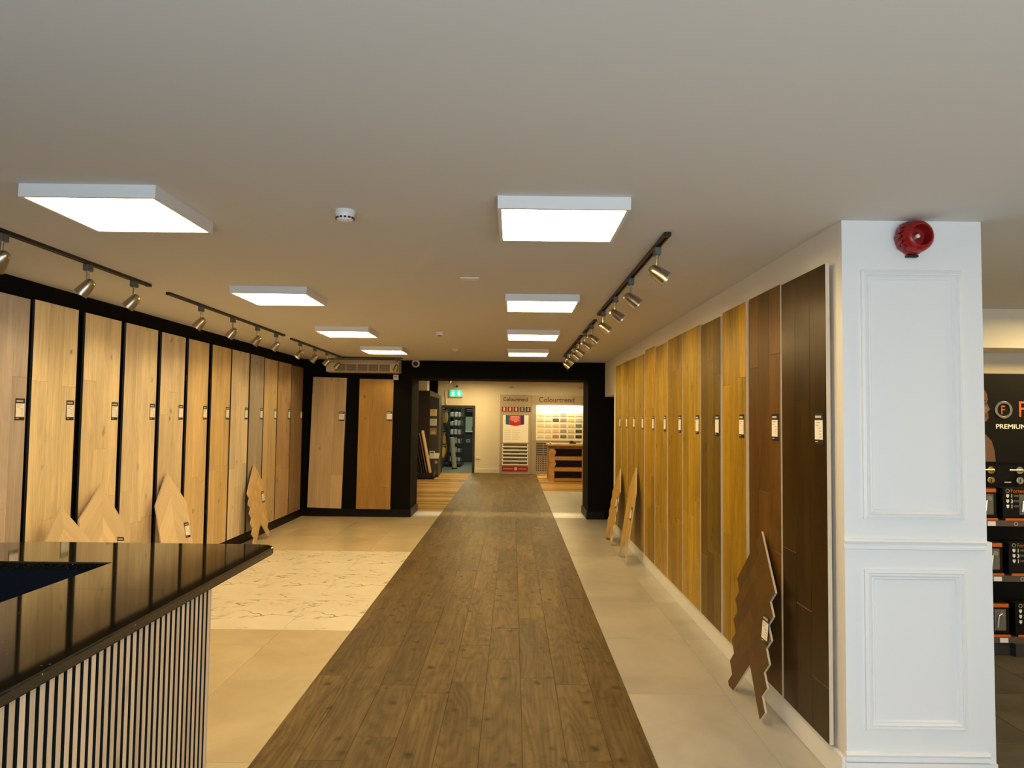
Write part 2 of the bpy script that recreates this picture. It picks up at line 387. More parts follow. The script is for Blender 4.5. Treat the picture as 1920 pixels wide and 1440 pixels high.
# dark side door in the passage under the white bulkhead
d2 = struct(G().box(2.33, 2.40, 12.0, 13.1, 0, 2.2).obj('door_2', M['black_gloss']))
G().tube((2.30, 12.12, 1.0), (2.33, 12.12, 1.0), 0.02).box(2.285, 2.30, 12.10, 12.22, 0.985, 1.015).obj('door_handle', M['nickel'], d2)
# shop front behind the camera: piers, head and sill round one wide window
wf = G().box(-3.85, -2.6, -2.2, -2.05, 0, CZ).box(3.8, 8, -2.2, -2.05, 0, CZ).box(-2.6, 3.8, -2.2, -2.05, 2.62, CZ).box(-2.6, 3.8, -2.2, -2.05, -0.012, 0.28)
struct(wf.obj('wall_front', M['white_wall']))
# pillar with picture-frame mouldings
pil = struct(G().box(1.690, 2.411, 3.66, 3.7, 0, CZ-0.001).box(2.411, 2.436, 3.66, 4.2, 0, 1.222).box(2.40, 2.411, 3.7, 4.2, 0, CZ-0.001).obj('pillar', M['white_gloss']))
def moulding(x0, x1, z0, z1, y, w=0.052, d=0.016):
    """mitred two-step frame on a wall facing -y"""
    g = G()
    prof = [(0, 0), (0, d*0.75), (w*0.28, d), (w*0.40, d*0.55), (w*0.55, d*0.95), (w*0.72, d*0.45), (w*0.85, d*0.5), (w, 0)]
    ring = []
    for (a, h) in prof:
        ring.append([(x0+a, y-h, z0+a), (x1-a, y-h, z0+a), (x1-a, y-h, z1-a), (x0+a, y-h, z1-a)])
    vs = [p for r_ in ring for p in r_]; fs = []
    for i in range(len(ring)-1):
        for e in range(4): fs.append((i*4+e, i*4+(e+1) % 4, i*4+4+(e+1) % 4, i*4+4+e))
    return g.add(vs, fs)
moulding(1.785, 2.298, 1.333, 2.606, 3.66).obj('upper_moulding', M['white_gloss'], pil)
moulding(1.786, 2.294, 0.284, 1.080, 3.66).obj('lower_moulding', M['white_gloss'], pil)
def bead(x0, x1, z0, z1, y, d):
    g = G(); h = z1-z0
    p = [(0, 0), (d*0.6, h*0.05), (d, h*0.25), (d*0.75, h*0.42), (d*0.45, h*0.52), (d*0.8, h*0.68), (d*0.8, h*0.9), (0, h)]
    return g.prism([(x0, y-a, z1-b) for a, b in p], (x1-x0, 0, 0))
bead(1.683, 2.402, 1.178, 1.236, 3.66, 0.018).obj('dado_rail', M['white_gloss'], pil)
bead(1.683, 2.402, 0.128, 0.180, 3.66, 0.016).obj('base_moulding', M['white_gloss'], pil)
G().box(1.682, 2.437, 3.648, 3.66, 0, 0.128).obj('skirting', M['white_gloss'], pil)
# the next shop beyond the pillar
struct(G().box(2.4, 8, 6.9, 7.05, -0.012, CZ).obj('wall_side', M['cream_wall']))
struct(G().box(2.4, 8, 6.45, 6.9, 2.512, CZ).obj('trim_1', M['cream_wall']))
struct(G().box(8, 8.1, -2.2, 7.05, -0.012, CZ).obj('wall_east', M['cream_wall']))

# ---- the paint room beyond the opening
FZ = 3.08
ff = struct(G().box(-3.6, 4.2, 14.1, 23.95, -0.12, -0.012).obj('floor', M['grout_dark']))
lay_planks(14.1, 23.93, ff, 11)
rnd = random.Random(5)
y = 14.1
while y < 23.9:                      # amber boards laid across, black-wall side
    w = 0.20; b = min(y+w, 23.94)
    me = slab('board', SX0+3.6-0.003, b-y-0.003, 0.0105, M['amber_floor'])
    link('board', me, ff, ((SX0-3.6)/2, (y+b)/2, -0.0006*rnd.random()), (0, 0, 0))
    y += w
for k in range(4):
    for xa, xb in ((SX1, 1.445), (1.445, 2.045), (2.045, 2.645)):
        tile(ff, xa, xb, 14.1+1.01*k, 14.1+1.01*(k+1), M['grey_tile'])
y = 18.14
while y < 23.9:
    b = min(y+0.22, 23.94)
    link('board', slab('board', 4.2-SX1-0.003, b-y-0.003, 0.0105, M['amber_floor']), ff, ((SX1+4.2)/2, (y+b)/2, -0.0006*rnd.random()))
    y += 0.22
struct(G().box(-3.6, 4.2, 13.6, 24.1, FZ, FZ+0.1).obj('ceiling', M['ceiling']))
struct(G().box(-3.6, -2.44, 23.95, 24.15, -0.012, FZ).box(-1.27, 4.2, 23.95, 24.15, -0.012, FZ).box(-2.44, -1.27, 23.95, 24.15, 2.235, FZ).obj('wall_far', M['cream_wall']))
struct(G().box(-3.7, -3.55, 14.0, 24.1, -0.012, FZ).obj('wall_far_left', M['charcoal']))
struct(G().box(4.2, 4.3, 14.0, 24.1, -0.012, FZ).obj('wall_far_right', M['cream_wall']))
skirt('baseboard_far', G().box(-1.27, 4.2, 23.93, 23.95, 0, 0.13), M['cream_wall'])
M['door_frame'] = plain('dark_olive_frame', (0.030, 0.027, 0.018), 0.5)
df = struct(G().box(-2.45, -2.365, 23.90, 24.17, 0, 2.24).box(-1.345, -1.26, 23.90, 24.17, 0, 2.24).box(-2.365, -1.345, 23.90, 24.17, 2.155, 2.24).obj('door_1', M['door_frame'], bevel=0.004))
# store room beyond the door
struct(G().box(-3.8, 0.2, 24.1, 30.2, -0.12, -0.001).obj('floor', M['store_tile']))
struct(G().box(-3.8, 0.2, 24.15, 30.2, 2.9, 3.0).obj('ceiling', M['ceiling']))
M['store_wall'] = plain('store_wall_paint', (0.025, 0.03, 0.032), 0.8)
struct(G().box(-3.8, 0.2, 29.6, 29.8, 0, 2.9).obj('wall_store_back', M['store_wall']))
struct(G().box(-3.9, -3.8, 24.15, 29.7, 0, 2.9).obj('wall_store_left', M['store_wall']))
struct(G().box(0.2, 0.3, 24.15, 29.7, 0, 2.9).obj('wall_store_right', M['store_wall']))

# ================================================================ LIGHT FITTINGS
def ceiling_panel(x, y, z, s, ztop, label, group='square LED panels on the ceiling', glow=None):
    t = thing('ceiling_light', label, 'light', (x, y, z), group=group)
    h = ztop-z; e = 0.018; a = s/2
    g = G()
    g.box(-a, a, -a, -a+e, 0, h).box(-a, a, a-e, a, 0, h).box(-a, -a+e, -a+e, a-e, 0, h).box(a-e, a, -a+e, a-e, 0, h)
    g.box(-a+e, a-e, -a+e, a-e, 0.03, h)
    g.obj('frame', M['white_metal'], t)
    G().box(-a+e, a-e, -a+e, a-e, 0.004, 0.012).obj('diffuser', glow or M['panel_glow'], t)
    return t
names = ['nearest the red alarm', 'second in the row', 'third in the row', 'farthest, by the black beam']
for i, (x0, y0) in enumerate([(-0.082, 3.26), (-0.075, 5.86), (-0.082, 8.24), (-0.090, 10.52)]):
    ceiling_panel((x0+0.3085)*1.0186, (y0+0.3085)*1.0186, 2.808, 0.6285, CZ, 'lit square ceiling panel over the dark walkway, ' + names[i])
names = ['nearest and largest of its row', 'second from the camera', 'third from the camera', 'farthest, before the air conditioner']
for i, (x0, y0) in enumerate([(-2.235, 3.16), (-2.27, 5.64), (-2.28, 8.13), (-2.245, 10.41)]):
    ceiling_panel((x0+0.31)*1.0186, (y0+0.31)*1.0186, 2.808, 0.6285, CZ, 'lit square ceiling panel over the tiled side, ' + names[i])
# more fittings the photograph does not show, lighting the rooms it does show
def hidden_panel(x, y, z, label, s=0.617): return ceiling_panel(x, y, z-0.078, s, z, label, 'unseen panels added in the neighbouring rooms', M['panel_glow_far'])
for i, (x, y) in enumerate([(-0.8, 16.2), (0.9, 18.4), (-0.9, 20.2), (1.3, 22.3), (-1.2, 22.7)]):
    hidden_panel(x, y, FZ, 'unseen square panel added on the paint room ceiling, '+['just beyond the opening', 'above the grey tiles', 'in the middle of the room', 'above the timber desk', 'before the store door'][i])
hidden_panel(4.85, 5.45, CZ, 'unseen square panel added on the ceiling just before the hardware stand')
hidden_panel(4.4, 3.0, CZ, 'unseen square panel added on the next shop ceiling behind the pillar')
area_light('store_tube_light', (-1.6, 26.6, 2.88), (0, 0, 0), 0.3, 3.0, 80, (1.0, 0.97, 0.64))
# downlight strip under the head of the opening
sl = area_light('soffit_light', (-0.24, 13.66, 2.54), (0, 0, 0), 3.15, 0.62, 9.0, (1.0, 0.76, 0.40)); sl.data.spread = math.radians(14)
# lamp over the lit colour chart
area_light('chart_strip_light', (1.56, 23.47, 2.27), (math.radians(28), 0, 0), 1.5, 0.05, 8, (1.0, 0.90, 0.64))

# ---- ceiling tracks
def rail(name_loc, pts, label):
    (x0, y0), (x1, y1) = pts; L = math.hypot(x1-x0, y1-y0); a = math.atan2(y1-y0, x1-x0)
    t = thing('track_rail', label, 'track', ((x0+x1)/2, (y0+y1)/2, CZ), (0, 0, a), 'black lighting tracks on the ceiling')
    G().box(-L/2, L/2, -0.018, 0.018, -0.006, 0).box(-L/2, L/2, -0.018, -0.007, -0.022, -0.006).box(-L/2, L/2, 0.007, 0.018, -0.022, -0.006).obj('channel', M['rail'], t)
    G().box(-L/2+0.03, L/2-0.03, -0.007, 0.007, -0.012, -0.006).obj('slot', M['rail_slot'], t)
    for sgn in (-1, 1):
        G().box(sgn*L/2-0.022, sgn*L/2+0.022, -0.0195, 0.0195, -0.024, 0).obj('end_cap', M['rail'], t, bevel=0.003)
    return t
rail('', ((-2.93, 2.2), (-2.945, 5.70)), 'black ceiling track over the light oak boards, nearest the camera')
rail('', ((-2.97, 6.10), (-2.97, 9.17)), 'black ceiling track along the black wall, the middle one')
rail('', ((-2.995, 9.6), (-3.01, 12.46)), 'black ceiling track along the black wall, reaching the air conditioner')
rail('', ((-2.99, 12.50), (-1.98, 12.56)), 'short black track running across above the air conditioner')
rail('', ((0.85, 3.95), (0.84, 7.01)), 'black ceiling track along the white wall, nearest the pillar')
rail('', ((0.85, 7.46), (0.845, 8.55)), 'short black ceiling track in the middle of the white wall side')
rail('', ((0.842, 8.85), (0.835, 11.71)), 'black ceiling track along the white wall, nearest the black beam')
SPOTM = {}
def spotlight(x, y, target, label, power=SPOT, on=True):
    t = thing('track_spotlight', label, 'spotlight', (x, y, CZ-0.0235), group='nickel track spotlights')
    if not SPOTM:
        SPOTM['adapter'] = G().box(-0.019, 0.019, -0.034, 0.034, -0.046, 0).mesh('adapter', M['grey_plastic'], bevel=0.004)
        SPOTM['stem'] = G().tube((0, 0, -0.125), (0, 0, -0.045), 0.009).tube((0, 0, -0.045), (0, 0, -0.052), 0.014).mesh('stem', M['nickel'], True)
        prof = [(0.012, -0.054), (0.025, -0.047), (0.034, -0.030), (0.040, 0.0), (0.044, 0.030), (0.047, 0.066), (0.048, 0.070), (0.045, 0.070), (0.041, 0.045)]
        SPOTM['shade'] = G().lathe(prof, 18, cap=False).lathe([(0.001, -0.055), (0.012, -0.054)], 18, cap=False).mesh('shade', M['nickel'], True)
        SPOTM['bulb'] = G().lathe([(0.040, 0.044), (0.030, 0.052), (0.012, 0.056)], 18).mesh('bulb', M['lamp'], True)
    link('adapter', SPOTM['adapter'], t); link('stem', SPOTM['stem'], t)
    c = Vector((0, 0, -0.150)); d = (Vector(target)-Vector((x, y, CZ-0.17))).normalized()
    q = Vector((0, 0, 1)).rotation_difference(d).to_euler()
    sh = link('shade', SPOTM['shade'], t, c, q)
    link('bulb', SPOTM['bulb'], sh)
    ld = bpy.data.lights.new('spot_beam', 'SPOT'); ld.energy = power; ld.color = (1.0, 0.74, 0.36); ld.spot_size = math.radians(92); ld.spot_blend = 0.75; ld.shadow_soft_size = 0.03
    lo = bpy.data.objects.new('spot_beam', ld); COL.objects.link(lo)
    lo.location = Vector((x, y, CZ-0.174)) + d*0.08
    lo.rotation_euler = Vector((0, 0, -1)).rotation_difference(d).to_euler()
ordn = ['first', 'second', 'third', 'fourth', 'fifth', 'sixth', 'seventh', 'eighth', 'ninth', 'tenth', 'eleventh', 'twelfth', 'thirteenth']
for i, (y, ty) in enumerate([(4.05, 4.3), (4.88, 4.75), (5.48, 5.3), (6.74, 6.5), (7.51, 7.4), (8.24, 8.0), (8.89, 8.7), (10.0, 9.5), (10.74, 10.5), (11.46, 11.3), (12.18, 12.1)]):
    spotlight(-2.94 if y < 5.7 else -2.97 if y < 9.2 else -3.0, y, (-3.8, ty, 1.6), 'nickel spotlight facing the black wall, %s from the camera' % ordn[i])
spotlight(-2.06, 12.55, (-2.4, 13.0, 1.9), 'small nickel spotlight at the end of the cross track', 10)
for i, (y, ty) in enumerate([(4.21, 4.0), (5.15, 5.0), (5.93, 5.75), (6.74, 6.6), (7.71, 7.6), (8.42, 8.4), (9.26, 9.3), (9.85, 9.9), (10.68, 10.7), (11.48, 11.3)]):
    spotlight(0.846, y, (1.66, ty, 2.05), 'nickel spotlight facing the white wall, %s from the pillar' % ordn[i], SPOT*1.3)

# ================================================================ DISPLAY BOARDS
TAGM = {}
def tag_meshes():
    g = G().box(-0.052, 0.052, -0.003, 0, -0.084, 0.084); TAGM['holder'] = g.mesh('price_tag', M['dark_plastic'])
    TAGM['card'] = G().box(-0.048, 0.048, -0.0045, -0.003, -0.058, 0.046).mesh('card', M['card'])
    g = G()
    for k, (a, b) in enumerate([(-0.036, 0.02), (-0.036, -0.005), (0.0, 0.03), (0.01, 0.036), (0.005, 0.03), (0.018, 0.036)]):
        z = 0.034-k*0.0155; g.box(a, b, -0.005, -0.0045, z-0.002, z+0.002)
    TAGM['print'] = g.mesh('print', M['ink'])
    TAGM['heading'] = G().box(-0.043, 0.030, -0.0042, -0.003, 0.058, 0.070).box(-0.043, -0.012, -0.0042, -0.003, -0.072, -0.067).mesh('heading', plain('tag_heading', (0.55, 0.55, 0.52), 0.6))
tag_meshes()
def price_tag(parent, loc, rot=(0, 0, 0)):
    t = link('price_tag', TAGM['holder'], parent, loc, rot)
    link('card', TAGM['card'], t); link('print', TAGM['print'], t); link('heading', TAGM['heading'], t)
def board_plank(w, l, mat, side):
    """upright plank, face towards -y, centred"""
    k = ('bp', round(w, 3), round(l, 3), mat.name, side.name)
    if k not in MESH:
        a, b, c, t = w/2, l/2, 0.0016, 0.013
        vs = []
        for (i, yy) in ((0, 0), (0, -t+c), (c, -t)):
            vs += [(-a+i, yy, -b+i), (a-i, yy, -b+i), (a-i, yy, b-i), (-a+i, yy, b-i)]
        fs = [(0, 1, 2, 3)[::-1][::-1], (8, 9, 10, 11)]
        fs = [(3, 2, 1, 0), (8, 9, 10, 11)]
        for q in (0, 4):
            for e in range(4): fs.append((q+e, q+(e+1) % 4, q+4+(e+1) % 4, q+4+e))
        g = G().add(vs, fs); g.m = [1, 0, 1, 1, 1, 1, 0, 0, 0, 0]; MESH[k] = g.mesh('plank', [mat, side])
    return MESH[k]
def display_board(loc, rotz, w, h, mat, label, joints, tagx, tagz, group, depth, roty=0.0, ncol=3, side=None):
    side = side or M['ply']
    """Empty at the foot of the board; local face looks to -y"""
    t = thing('display_board', label, 'board', loc, (0, roty, rotz), group)
    G().box(-w/2, w/2, 0, 0.010, 0, h).obj('plywood_back', side, t)
    g = G()
    for z in (h*0.18, h*0.82): g.box(-w/2+0.05, w/2-0.05, 0.010, depth-0.002, z-0.03, z+0.03)
    g.obj('batten', M['ply'], t)
    cw = w/ncol
    for c in range(ncol):
        cuts = [0] + sorted(joints[c]) + [h]
        for a, b in zip(cuts[:-1], cuts[1:]):
            link('plank', board_plank(cw-0.0008, b-a-0.0008, mat, side), t, (-w/2+(c+0.5)*cw, 0, (a+b)/2))
    price_tag(t, (tagx, -0.0131, tagz))
    return t
def oak(name, c, d=0.30, **k):
    return wood(name, tuple(x*(1-d) for x in c), tuple(min(1, x*(1+d)) for x in c), **k)
# right-hand white wall: face towards -x
RB = [  # y of far edge, y of near edge, colour, knots, label, joints
 (4.247, 3.735, None), ]
rights = [
 (4.373+0.0, 3.757, (0.040, 0.020, 0.006), 0.3, 'very dark brown oak board nearest the white pillar', 0.10),
 (4.98, 4.402, (0.135, 0.062, 0.020), 0.3, 'reddish brown oak board behind the dark herringbone sample, second from the pillar', 0.12),
 (5.607, 5.055, (0.37, 0.225, 0.030), 0.5, 'bright golden oak board between two brown boards, third from the pillar', 0.16),
 (6.253, 5.67, (0.140, 0.090, 0.026), 0.4, 'dark olive brown oak board fourth from the pillar', 0.25),
 (6.915, 6.29, (0.45, 0.295, 0.075), 0.4, 'golden oak board next to the dark olive one, fifth from the pillar', 0.12),
 (7.58, 6.955, (0.35, 0.215, 0.040), 0.4, 'deep golden oak board sixth from the pillar', 0.12),
 (8.26, 7.645, (0.43, 0.285, 0.085), 0.6, 'honey oak board with knots, seventh from the pillar', 0.16),
 (8.895, 8.30, (0.36, 0.225, 0.045), 0.7, 'amber oak board with dark streaks, eighth from the pillar', 0.18),
 (9.59, 8.97, (0.34, 0.225, 0.065), 0.5, 'brown golden board behind the smooth chevron sample, ninth from the pillar', 0.14),
 (10.22, 9.62, (0.34, 0.225, 0.070), 0.5, 'golden brown oak board tenth from the pillar', 0.14),
 (10.84, 10.25, (0.37, 0.245, 0.060), 0.6, 'golden oak board next to the last, white wall', 0.14),
 (11.45, 10.88, (0.37, 0.245, 0.050), 0.5, 'golden oak board farthest from the pillar, at the dark passage', 0.14)]
rnd = random.Random(21)
XR = 1.645
for i, (yf, yn, c, kn, lab, va) in enumerate(rights):
    ym, w, h = (yf+yn)/2, yf-yn, 2.495
    zt = 2.672 if i % 3 else 2.662
    if i in (3, 8): zt = 2.655
    if i == 7: zt = 2.690
    h = zt-0.165
    mat = oak('oak_white_wall_%d' % i, (c[0]*0.9, c[1]*0.86, c[2]*0.30), 0.46, spec=0.16, smudge=0.35, rough=0.30 if i in (0,) else 0.42, var=va+0.05, knot=min(0.9, kn+0.2), fig=0.7)
    js = [[rnd.uniform(0.5, 1.1), rnd.uniform(1.6, 2.2)][:rnd.choice((1, 2))] for _ in range(3)]
    if i == 0: js = [[0.9], [0.62, 1.78], [0.28]]
    if i == 1: js = [[0.5, 2.02], [1.2], [0.85, 2.08]]
    if i == 2: js = [[0.8, 1.93], [1.3], [0.4, 1.97]]
    # local x of the board runs towards the camera (world -y), so the near edge is +w/2
    display_board((XR+0.013, ym, 0.165), -math.pi/2, w, h, mat, lab, js, w/2-0.085, 1.62, 'tall oak boards on the white wall', 0.032)
# left-hand black wall: face towards +x, local x runs away from the camera
lefts = [
 (5.07, 5.575, (0.52, 0.43, 0.36), 0.35, 'pinkish grey oak board nearest the camera on the black wall'),
 (5.632, 6.20, (0.80, 0.64, 0.38), 0.45, 'pale yellow oak board with a small knot, second from the camera'),
 (6.305, 6.885, (0.74, 0.59, 0.36), 0.4, 'natural oak board behind the tilted chevron sample, third from the camera'),
 (6.972, 7.60, (0.75, 0.60, 0.39), 0.2, 'plain pale oak board fourth from the camera, black wall'),
 (7.69, 8.245, (0.70, 0.56, 0.36), 0.5, 'greyish natural oak board fifth from the camera, black wall'),
 (8.335, 8.89, (0.70, 0.51, 0.26), 0.35, 'warm yellow oak board sixth from the camera, black wall'),
 (9.0, 9.585, (0.66, 0.47, 0.22), 0.25, 'golden oak board seventh from the camera, black wall'),
 (9.63, 10.255, (0.66, 0.54, 0.37), 0.4, 'light sandy oak board under the bright spot, eighth from the camera'),
 (10.31, 10.87, (0.42, 0.36, 0.28), 0.3, 'grey oak board behind the zigzag herringbone sample, black wall'),
 (10.905, 11.50, (0.56, 0.41, 0.22), 0.35, 'tan oak board tenth from the camera, black wall'),
 (11.54, 12.21, (0.48, 0.32, 0.17), 0.35, 'brown oak board next to the corner one, black wall'),
 (12.24, 12.90, (0.26, 0.165, 0.085), 0.35, 'dark brown oak board in the corner of the black wall')]
tops = [2.71, 2.72, 2.715, 2.715, 2.71, 2.71, 2.71, 2.71, 2.71, 2.70, 2.70, 2.69]
for i, (yn, yf, c, kn, lab) in enumerate(lefts):
    ym, w = (yn+yf)/2, yf-yn
    h = tops[i]-0.145
    mat = oak('oak_black_wall_%d' % i, (c[0]*0.95, c[1]*0.985, c[2]*1.05), 0.25, rough=0.5, var=0.10, knot=min(0.85, kn+0.25), fig=0.5, smudge=0.12)
    js = [[rnd.uniform(0.5, 1.1), rnd.uniform(1.6, 2.2)][:rnd.choice((1, 2))] for _ in range(3)]
    if i == 0: js = [[1.5], [0.95], [1.95]]
    if i == 1: js = [[1.93], [0.8], [1.9]]
    if i == 2: js = [[1.97], [1.35], [0.9]]
    display_board((-3.813, ym, 0.145), math.pi/2, w, h, mat, lab, js, w/2-0.07, 1.70, 'tall oak boards on the black wall', 0.037, side=M['charcoal'])  # charcoal sides put the shadow on the board edges into their colour
# two boards on the end wall, hung slightly askew
display_board((-3.405, 13.063, 0.158), 0, 0.617, 2.375, oak('oak_end_wall_pale', (0.58, 0.43, 0.24), 0.2, rough=0.5, var=0.22, knot=0.4, fig=0.3),
              'pale oak board on the black end wall, in the corner', [[2.06], [1.30], [0.0001+0.6]], 0.245, 1.67, 'boards on the end wall', 0.087, roty=0.022)
display_board((-2.518, 13.063, 0.148), 0, 0.62, 2.365, oak('oak_end_wall_knotty', (0.38, 0.215, 0.045), 0.25, rough=0.5, var=0.12, knot=0.85, fig=0.4),
              'rich brown knotty oak board on the end wall beside the opening', [[0.40], [1.02, 0.43], [0.40, 1.05]], 0.25, 1.69, 'boards on the end wall', 0.087, roty=0.008)

# ================================================================ HERRINGBONE AND CHEVRON SAMPLES
def sample_frame(foot, top, side):
    """local frame: x along the wall (to the viewer's right when facing it), z up the sloping panel, -y out of its face"""
    foot, top = Vector(foot), Vector(top)
    z = (top-foot).normalized()
    return foot, z
def sample(label, foot, lean, rotz, roll, apex, build, tagpos, mat, group='herringbone and chevron floor samples'):
    """foot: midpoint of the foot line on the floor; lean: tilt back in radians; roll: turn in its own plane"""
    t = thing('floor_sample', label, 'sample', foot, group=group)
    m = Matrix.Rotation(rotz, 4, 'Z') @ Matrix.Rotation(-lean, 4, 'X') @ Matrix.Rotation(roll, 4, 'Y')
    t.rotation_euler = m.to_euler()
    build(t, apex, mat)
    if tagpos: price_tag(t, (tagpos[0], -0.0145, tagpos[1]), (0, 0, 0))
    return t
def block(parent, pts, mat, ang):
    """a flat block with corner points (x,z); its grain runs along its own local z"""
    cx = sum(p[0] for p in pts)/len(pts); cz = sum(p[1] for p in pts)/len(pts)
    c, s = math.cos(ang), math.sin(ang)
    loc = [((p[0]-cx)*c-(p[1]-cz)*s, (p[0]-cx)*s+(p[1]-cz)*c) for p in pts]
    n = len(loc)
    # shrink the front face a little for an eased edge
    def ins(k):
        return [(x*(1-k/max(0.03, math.hypot(x, z))), z*(1-k/max(0.03, math.hypot(x, z)))) for x, z in loc]
    g = G(); a = ins(0.0006); b = ins(0.003)
    vs = [(x, 0, z) for x, z in a]+[(x, -0.0128, z) for x, z in a]+[(x, -0.014, z) for x, z in b]
    area = sum(a[i][0]*a[(i+1) % n][1]-a[(i+1) % n][0]*a[i][1] for i in range(n))
    fs = [tuple(reversed(range(n))), tuple(range(2*n, 3*n))]
    for q in (0, n):
        for e in range(n): fs.append((q+e, q+(e+1) % n, q+n+(e+1) % n, q+n+e))
    if area < 0: fs = [tuple(reversed(f)) for f in fs]
    g.add(vs, fs); g.m = [1, 0]+[1]*n+[0]*n
    return g.obj('block', [mat, M['ply']], parent, (cx, 0, cz), (0, ang, 0))
def herringbone(n=6, L=0.45, w=0.10):
    r = math.sqrt(0.5)
    def build(t, apex, mat):
        P = lambda u, v: ((u-v)*r, apex-(u+v)*r)
        lp = lambda a, b, c, d: [P(a, c), P(b, c), P(b, d), P(a, d)]
        for k in range(n):
            block(t, lp(k*w, k*w+L, k*w, k*w+w), mat, -math.pi/4*3+math.pi)
            if k < n-0: block(t, lp(k*w, k*w+w, k*w+w, k*w+w+L), mat, -math.pi/4)
    return build
def chevron(half=0.30, step=0.17, n=5, drop=0.30):
    def build(t, apex, mat):
        for k in range(n):
            z = apex-k*step
            a = math.atan2(half, drop)
            block(t, [(0, z), (half, z-drop), (half, z-drop-step), (0, z-step)], mat, -a)
            block(t, [(0, z), (0, z-step), (-half, z-drop-step), (-half, z-drop)], mat, a)
    return build
wal = oak('walnut_block', (0.105, 0.052, 0.010), 0.3, spec=0.2, rough=0.42, var=0.24, knot=0.15, fig=0.5)
gold1 = oak('golden_block', (0.50, 0.315, 0.07), 0.2, rough=0.45, var=0.1, knot=0.0, fig=0.4)
gold2 = oak('honey_block', (0.52, 0.345, 0.10), 0.2, rough=0.45, var=0.1, knot=0.0, fig=0.4)
pale = oak('pale_block', (0.72, 0.585, 0.39), 0.12, rough=0.5, var=0.13, knot=0.0, fig=0.25)
gold3 = oak('sandy_block', (0.62, 0.45, 0.22), 0.2, rough=0.45, var=0.1, knot=0.0, fig=0.4)
RW, LW = -math.pi/2, math.pi/2
# roll sign: + turns the apex towards +x
sample('dark brown herringbone sample with zigzag edges leaning by the pillar', (1.525, 4.66, 0.0), 0.092, RW, 0.0, 1.115, herringbone(), (0.22, 0.55), wal)
sample('golden smooth-edged chevron sample leaning on the white wall', (1.445, 9.37, 0.0), 0.150, RW, 0.0, 1.215, chevron(0.27, 0.18, 5, 0.32), (0.17, 0.63), gold2)
sample('golden herringbone sample with zigzag edges near the dark passage', (1.445, 10.72, 0.0), 0.165, RW, 0.0, 1.10, herringbone(), (0.20, 0.62), gold1)
sample('pale herringbone sample with zigzag edges before the grey oak board', (-3.62, 10.47, 0.0), 0.145, LW, 0.0, 1.115, herringbone(), (0.20, 0.62), gold3)
sample('pale chevron sample standing upright behind the counter, with a tag on its edge', (-3.52, 7.76, 0.0), 0.215, LW, 0.06, 1.215, chevron(0.345, 0.26, 3, 0.345), (0.25, 0.56), pale)
sample('pale chevron sample tilted behind the counter, second of the three', (-3.54, 6.325, 0.0), 0.185, LW, 0.19, 1.215, chevron(0.34, 0.145, 5, 0.34), (0.27, 0.66), pale)
sample('pale chevron sample lowest behind the counter, nearest the camera', (-3.50, 5.85, 0.0), 0.155, LW, -0.02, 1.075, chevron(0.33, 0.18, 4, 0.33), (0.10, 0.55), pale)

# ================================================================ RECEPTION COUNTER
def counter():
    t = thing('reception_counter', 'slatted reception counter with polished black granite worktop beside the tiled floor', 'counter', (-1.6, 2.2, 0))
    zt, th, q_ = 1.265, 0.0295, 0.974     # height, slab thickness, plan scale
    ox, oy = 1.6, -2.2
    def A(x0, x1, y0, y1, z0, z1): return (x0*q_+ox, x1*q_+ox, y0*q_+oy, y1*q_+oy, z0, z1)
    ys_ = 2.3515*q_+oy
    notseam = lambda e: not all(abs(v.co.y-ys_) < 0.003 for v in e.verts)
    # far leg of the L with a rounded outer corner, and near leg
    def corner(x1, y1, r, n=6): return [(x1-r+r*math.cos(a), y1-r+r*math.sin(a)) for a in [math.pi/2*k/n for k in range(n+1)]]
    pts = [(-4.0, 2.766), (-1.03, 2.766)] + corner(-1.03, 3.20, 0.075) + [(-3.5, 3.20)]
    pts = [(-3.4, 2.766), (-1.535, 2.766), (-1.535, 2.352), (-1.03, 2.352)] + corner(-1.03, 3.20, 0.09) + [(-2.12, 3.20), (-2.42, 3.10), (-3.4, 3.10)]
    G().prism([(x*q_+ox, y*q_+oy, zt-th) for x, y in pts], (0, 0, th)).obj('worktop', M['granite'], t, bevel=0.005, seg=2, keep=notseam)
    G().box(*A(-1.535, -1.03, 0.4, 2.3508, zt-th, zt)).obj('worktop', M['granite'], t, bevel=0.005, seg=2, keep=notseam)
    # slatted front
    ye = 2.52
    G().box(*A(-1.062, -1.054, 0.4, ye, 0.06, zt-th)).obj('slat_backing', M['dark_plastic'], t)
    G().box(*A(-1.12, -1.062, 0.4, ye, 0.0, zt-th)).obj('front_panel', M['charcoal'], t)
    pitch, sw = 0.0317, 0.0183
    sg = G().box(0, 0.010, -sw/2, sw/2, 0.0, zt-th-0.062); sg.m = [1, 1, 1, 0, 1, 1]
    sm = sg.mesh('slat', [M['slat_wood'], M['dark_plastic']])
    y = ye*q_-0.004-sw/2
    while y > 0.93:
        link('slat', sm, t, (-1.054*q_+ox, y+oy, 0.062)); y -= pitch
    G().box(*A(-1.064, -1.0435, ye, ye+0.004, 0.0, zt-th)).obj('end_trim', M['slat_wood'], t)
    # return and inner carcass
    G().box(*A(-1.50, -1.12, ye-0.04, ye, 0.0, zt-th)).obj('end_panel', M['charcoal'], t)
    G().box(*A(-3.35, -1.60, 2.80, 2.86, 0.0, zt-th)).obj('back_panel', M['navy'], t)
    G().box(*A(-3.3, -1.53, 2.30, 2.80, 0.72, 0.76)).obj('desk_top', M['navy'], t)
    G().box(*A(-1.53, -1.50, 0.4, 2.48, 0.0, zt-th)).obj('inner_panel', M['navy'], t)
    G().box(*A(-3.3, -1.53, 0.4, 2.30, 0.70, 0.74)).obj('inner_desk', M['navy'], t)
counter()

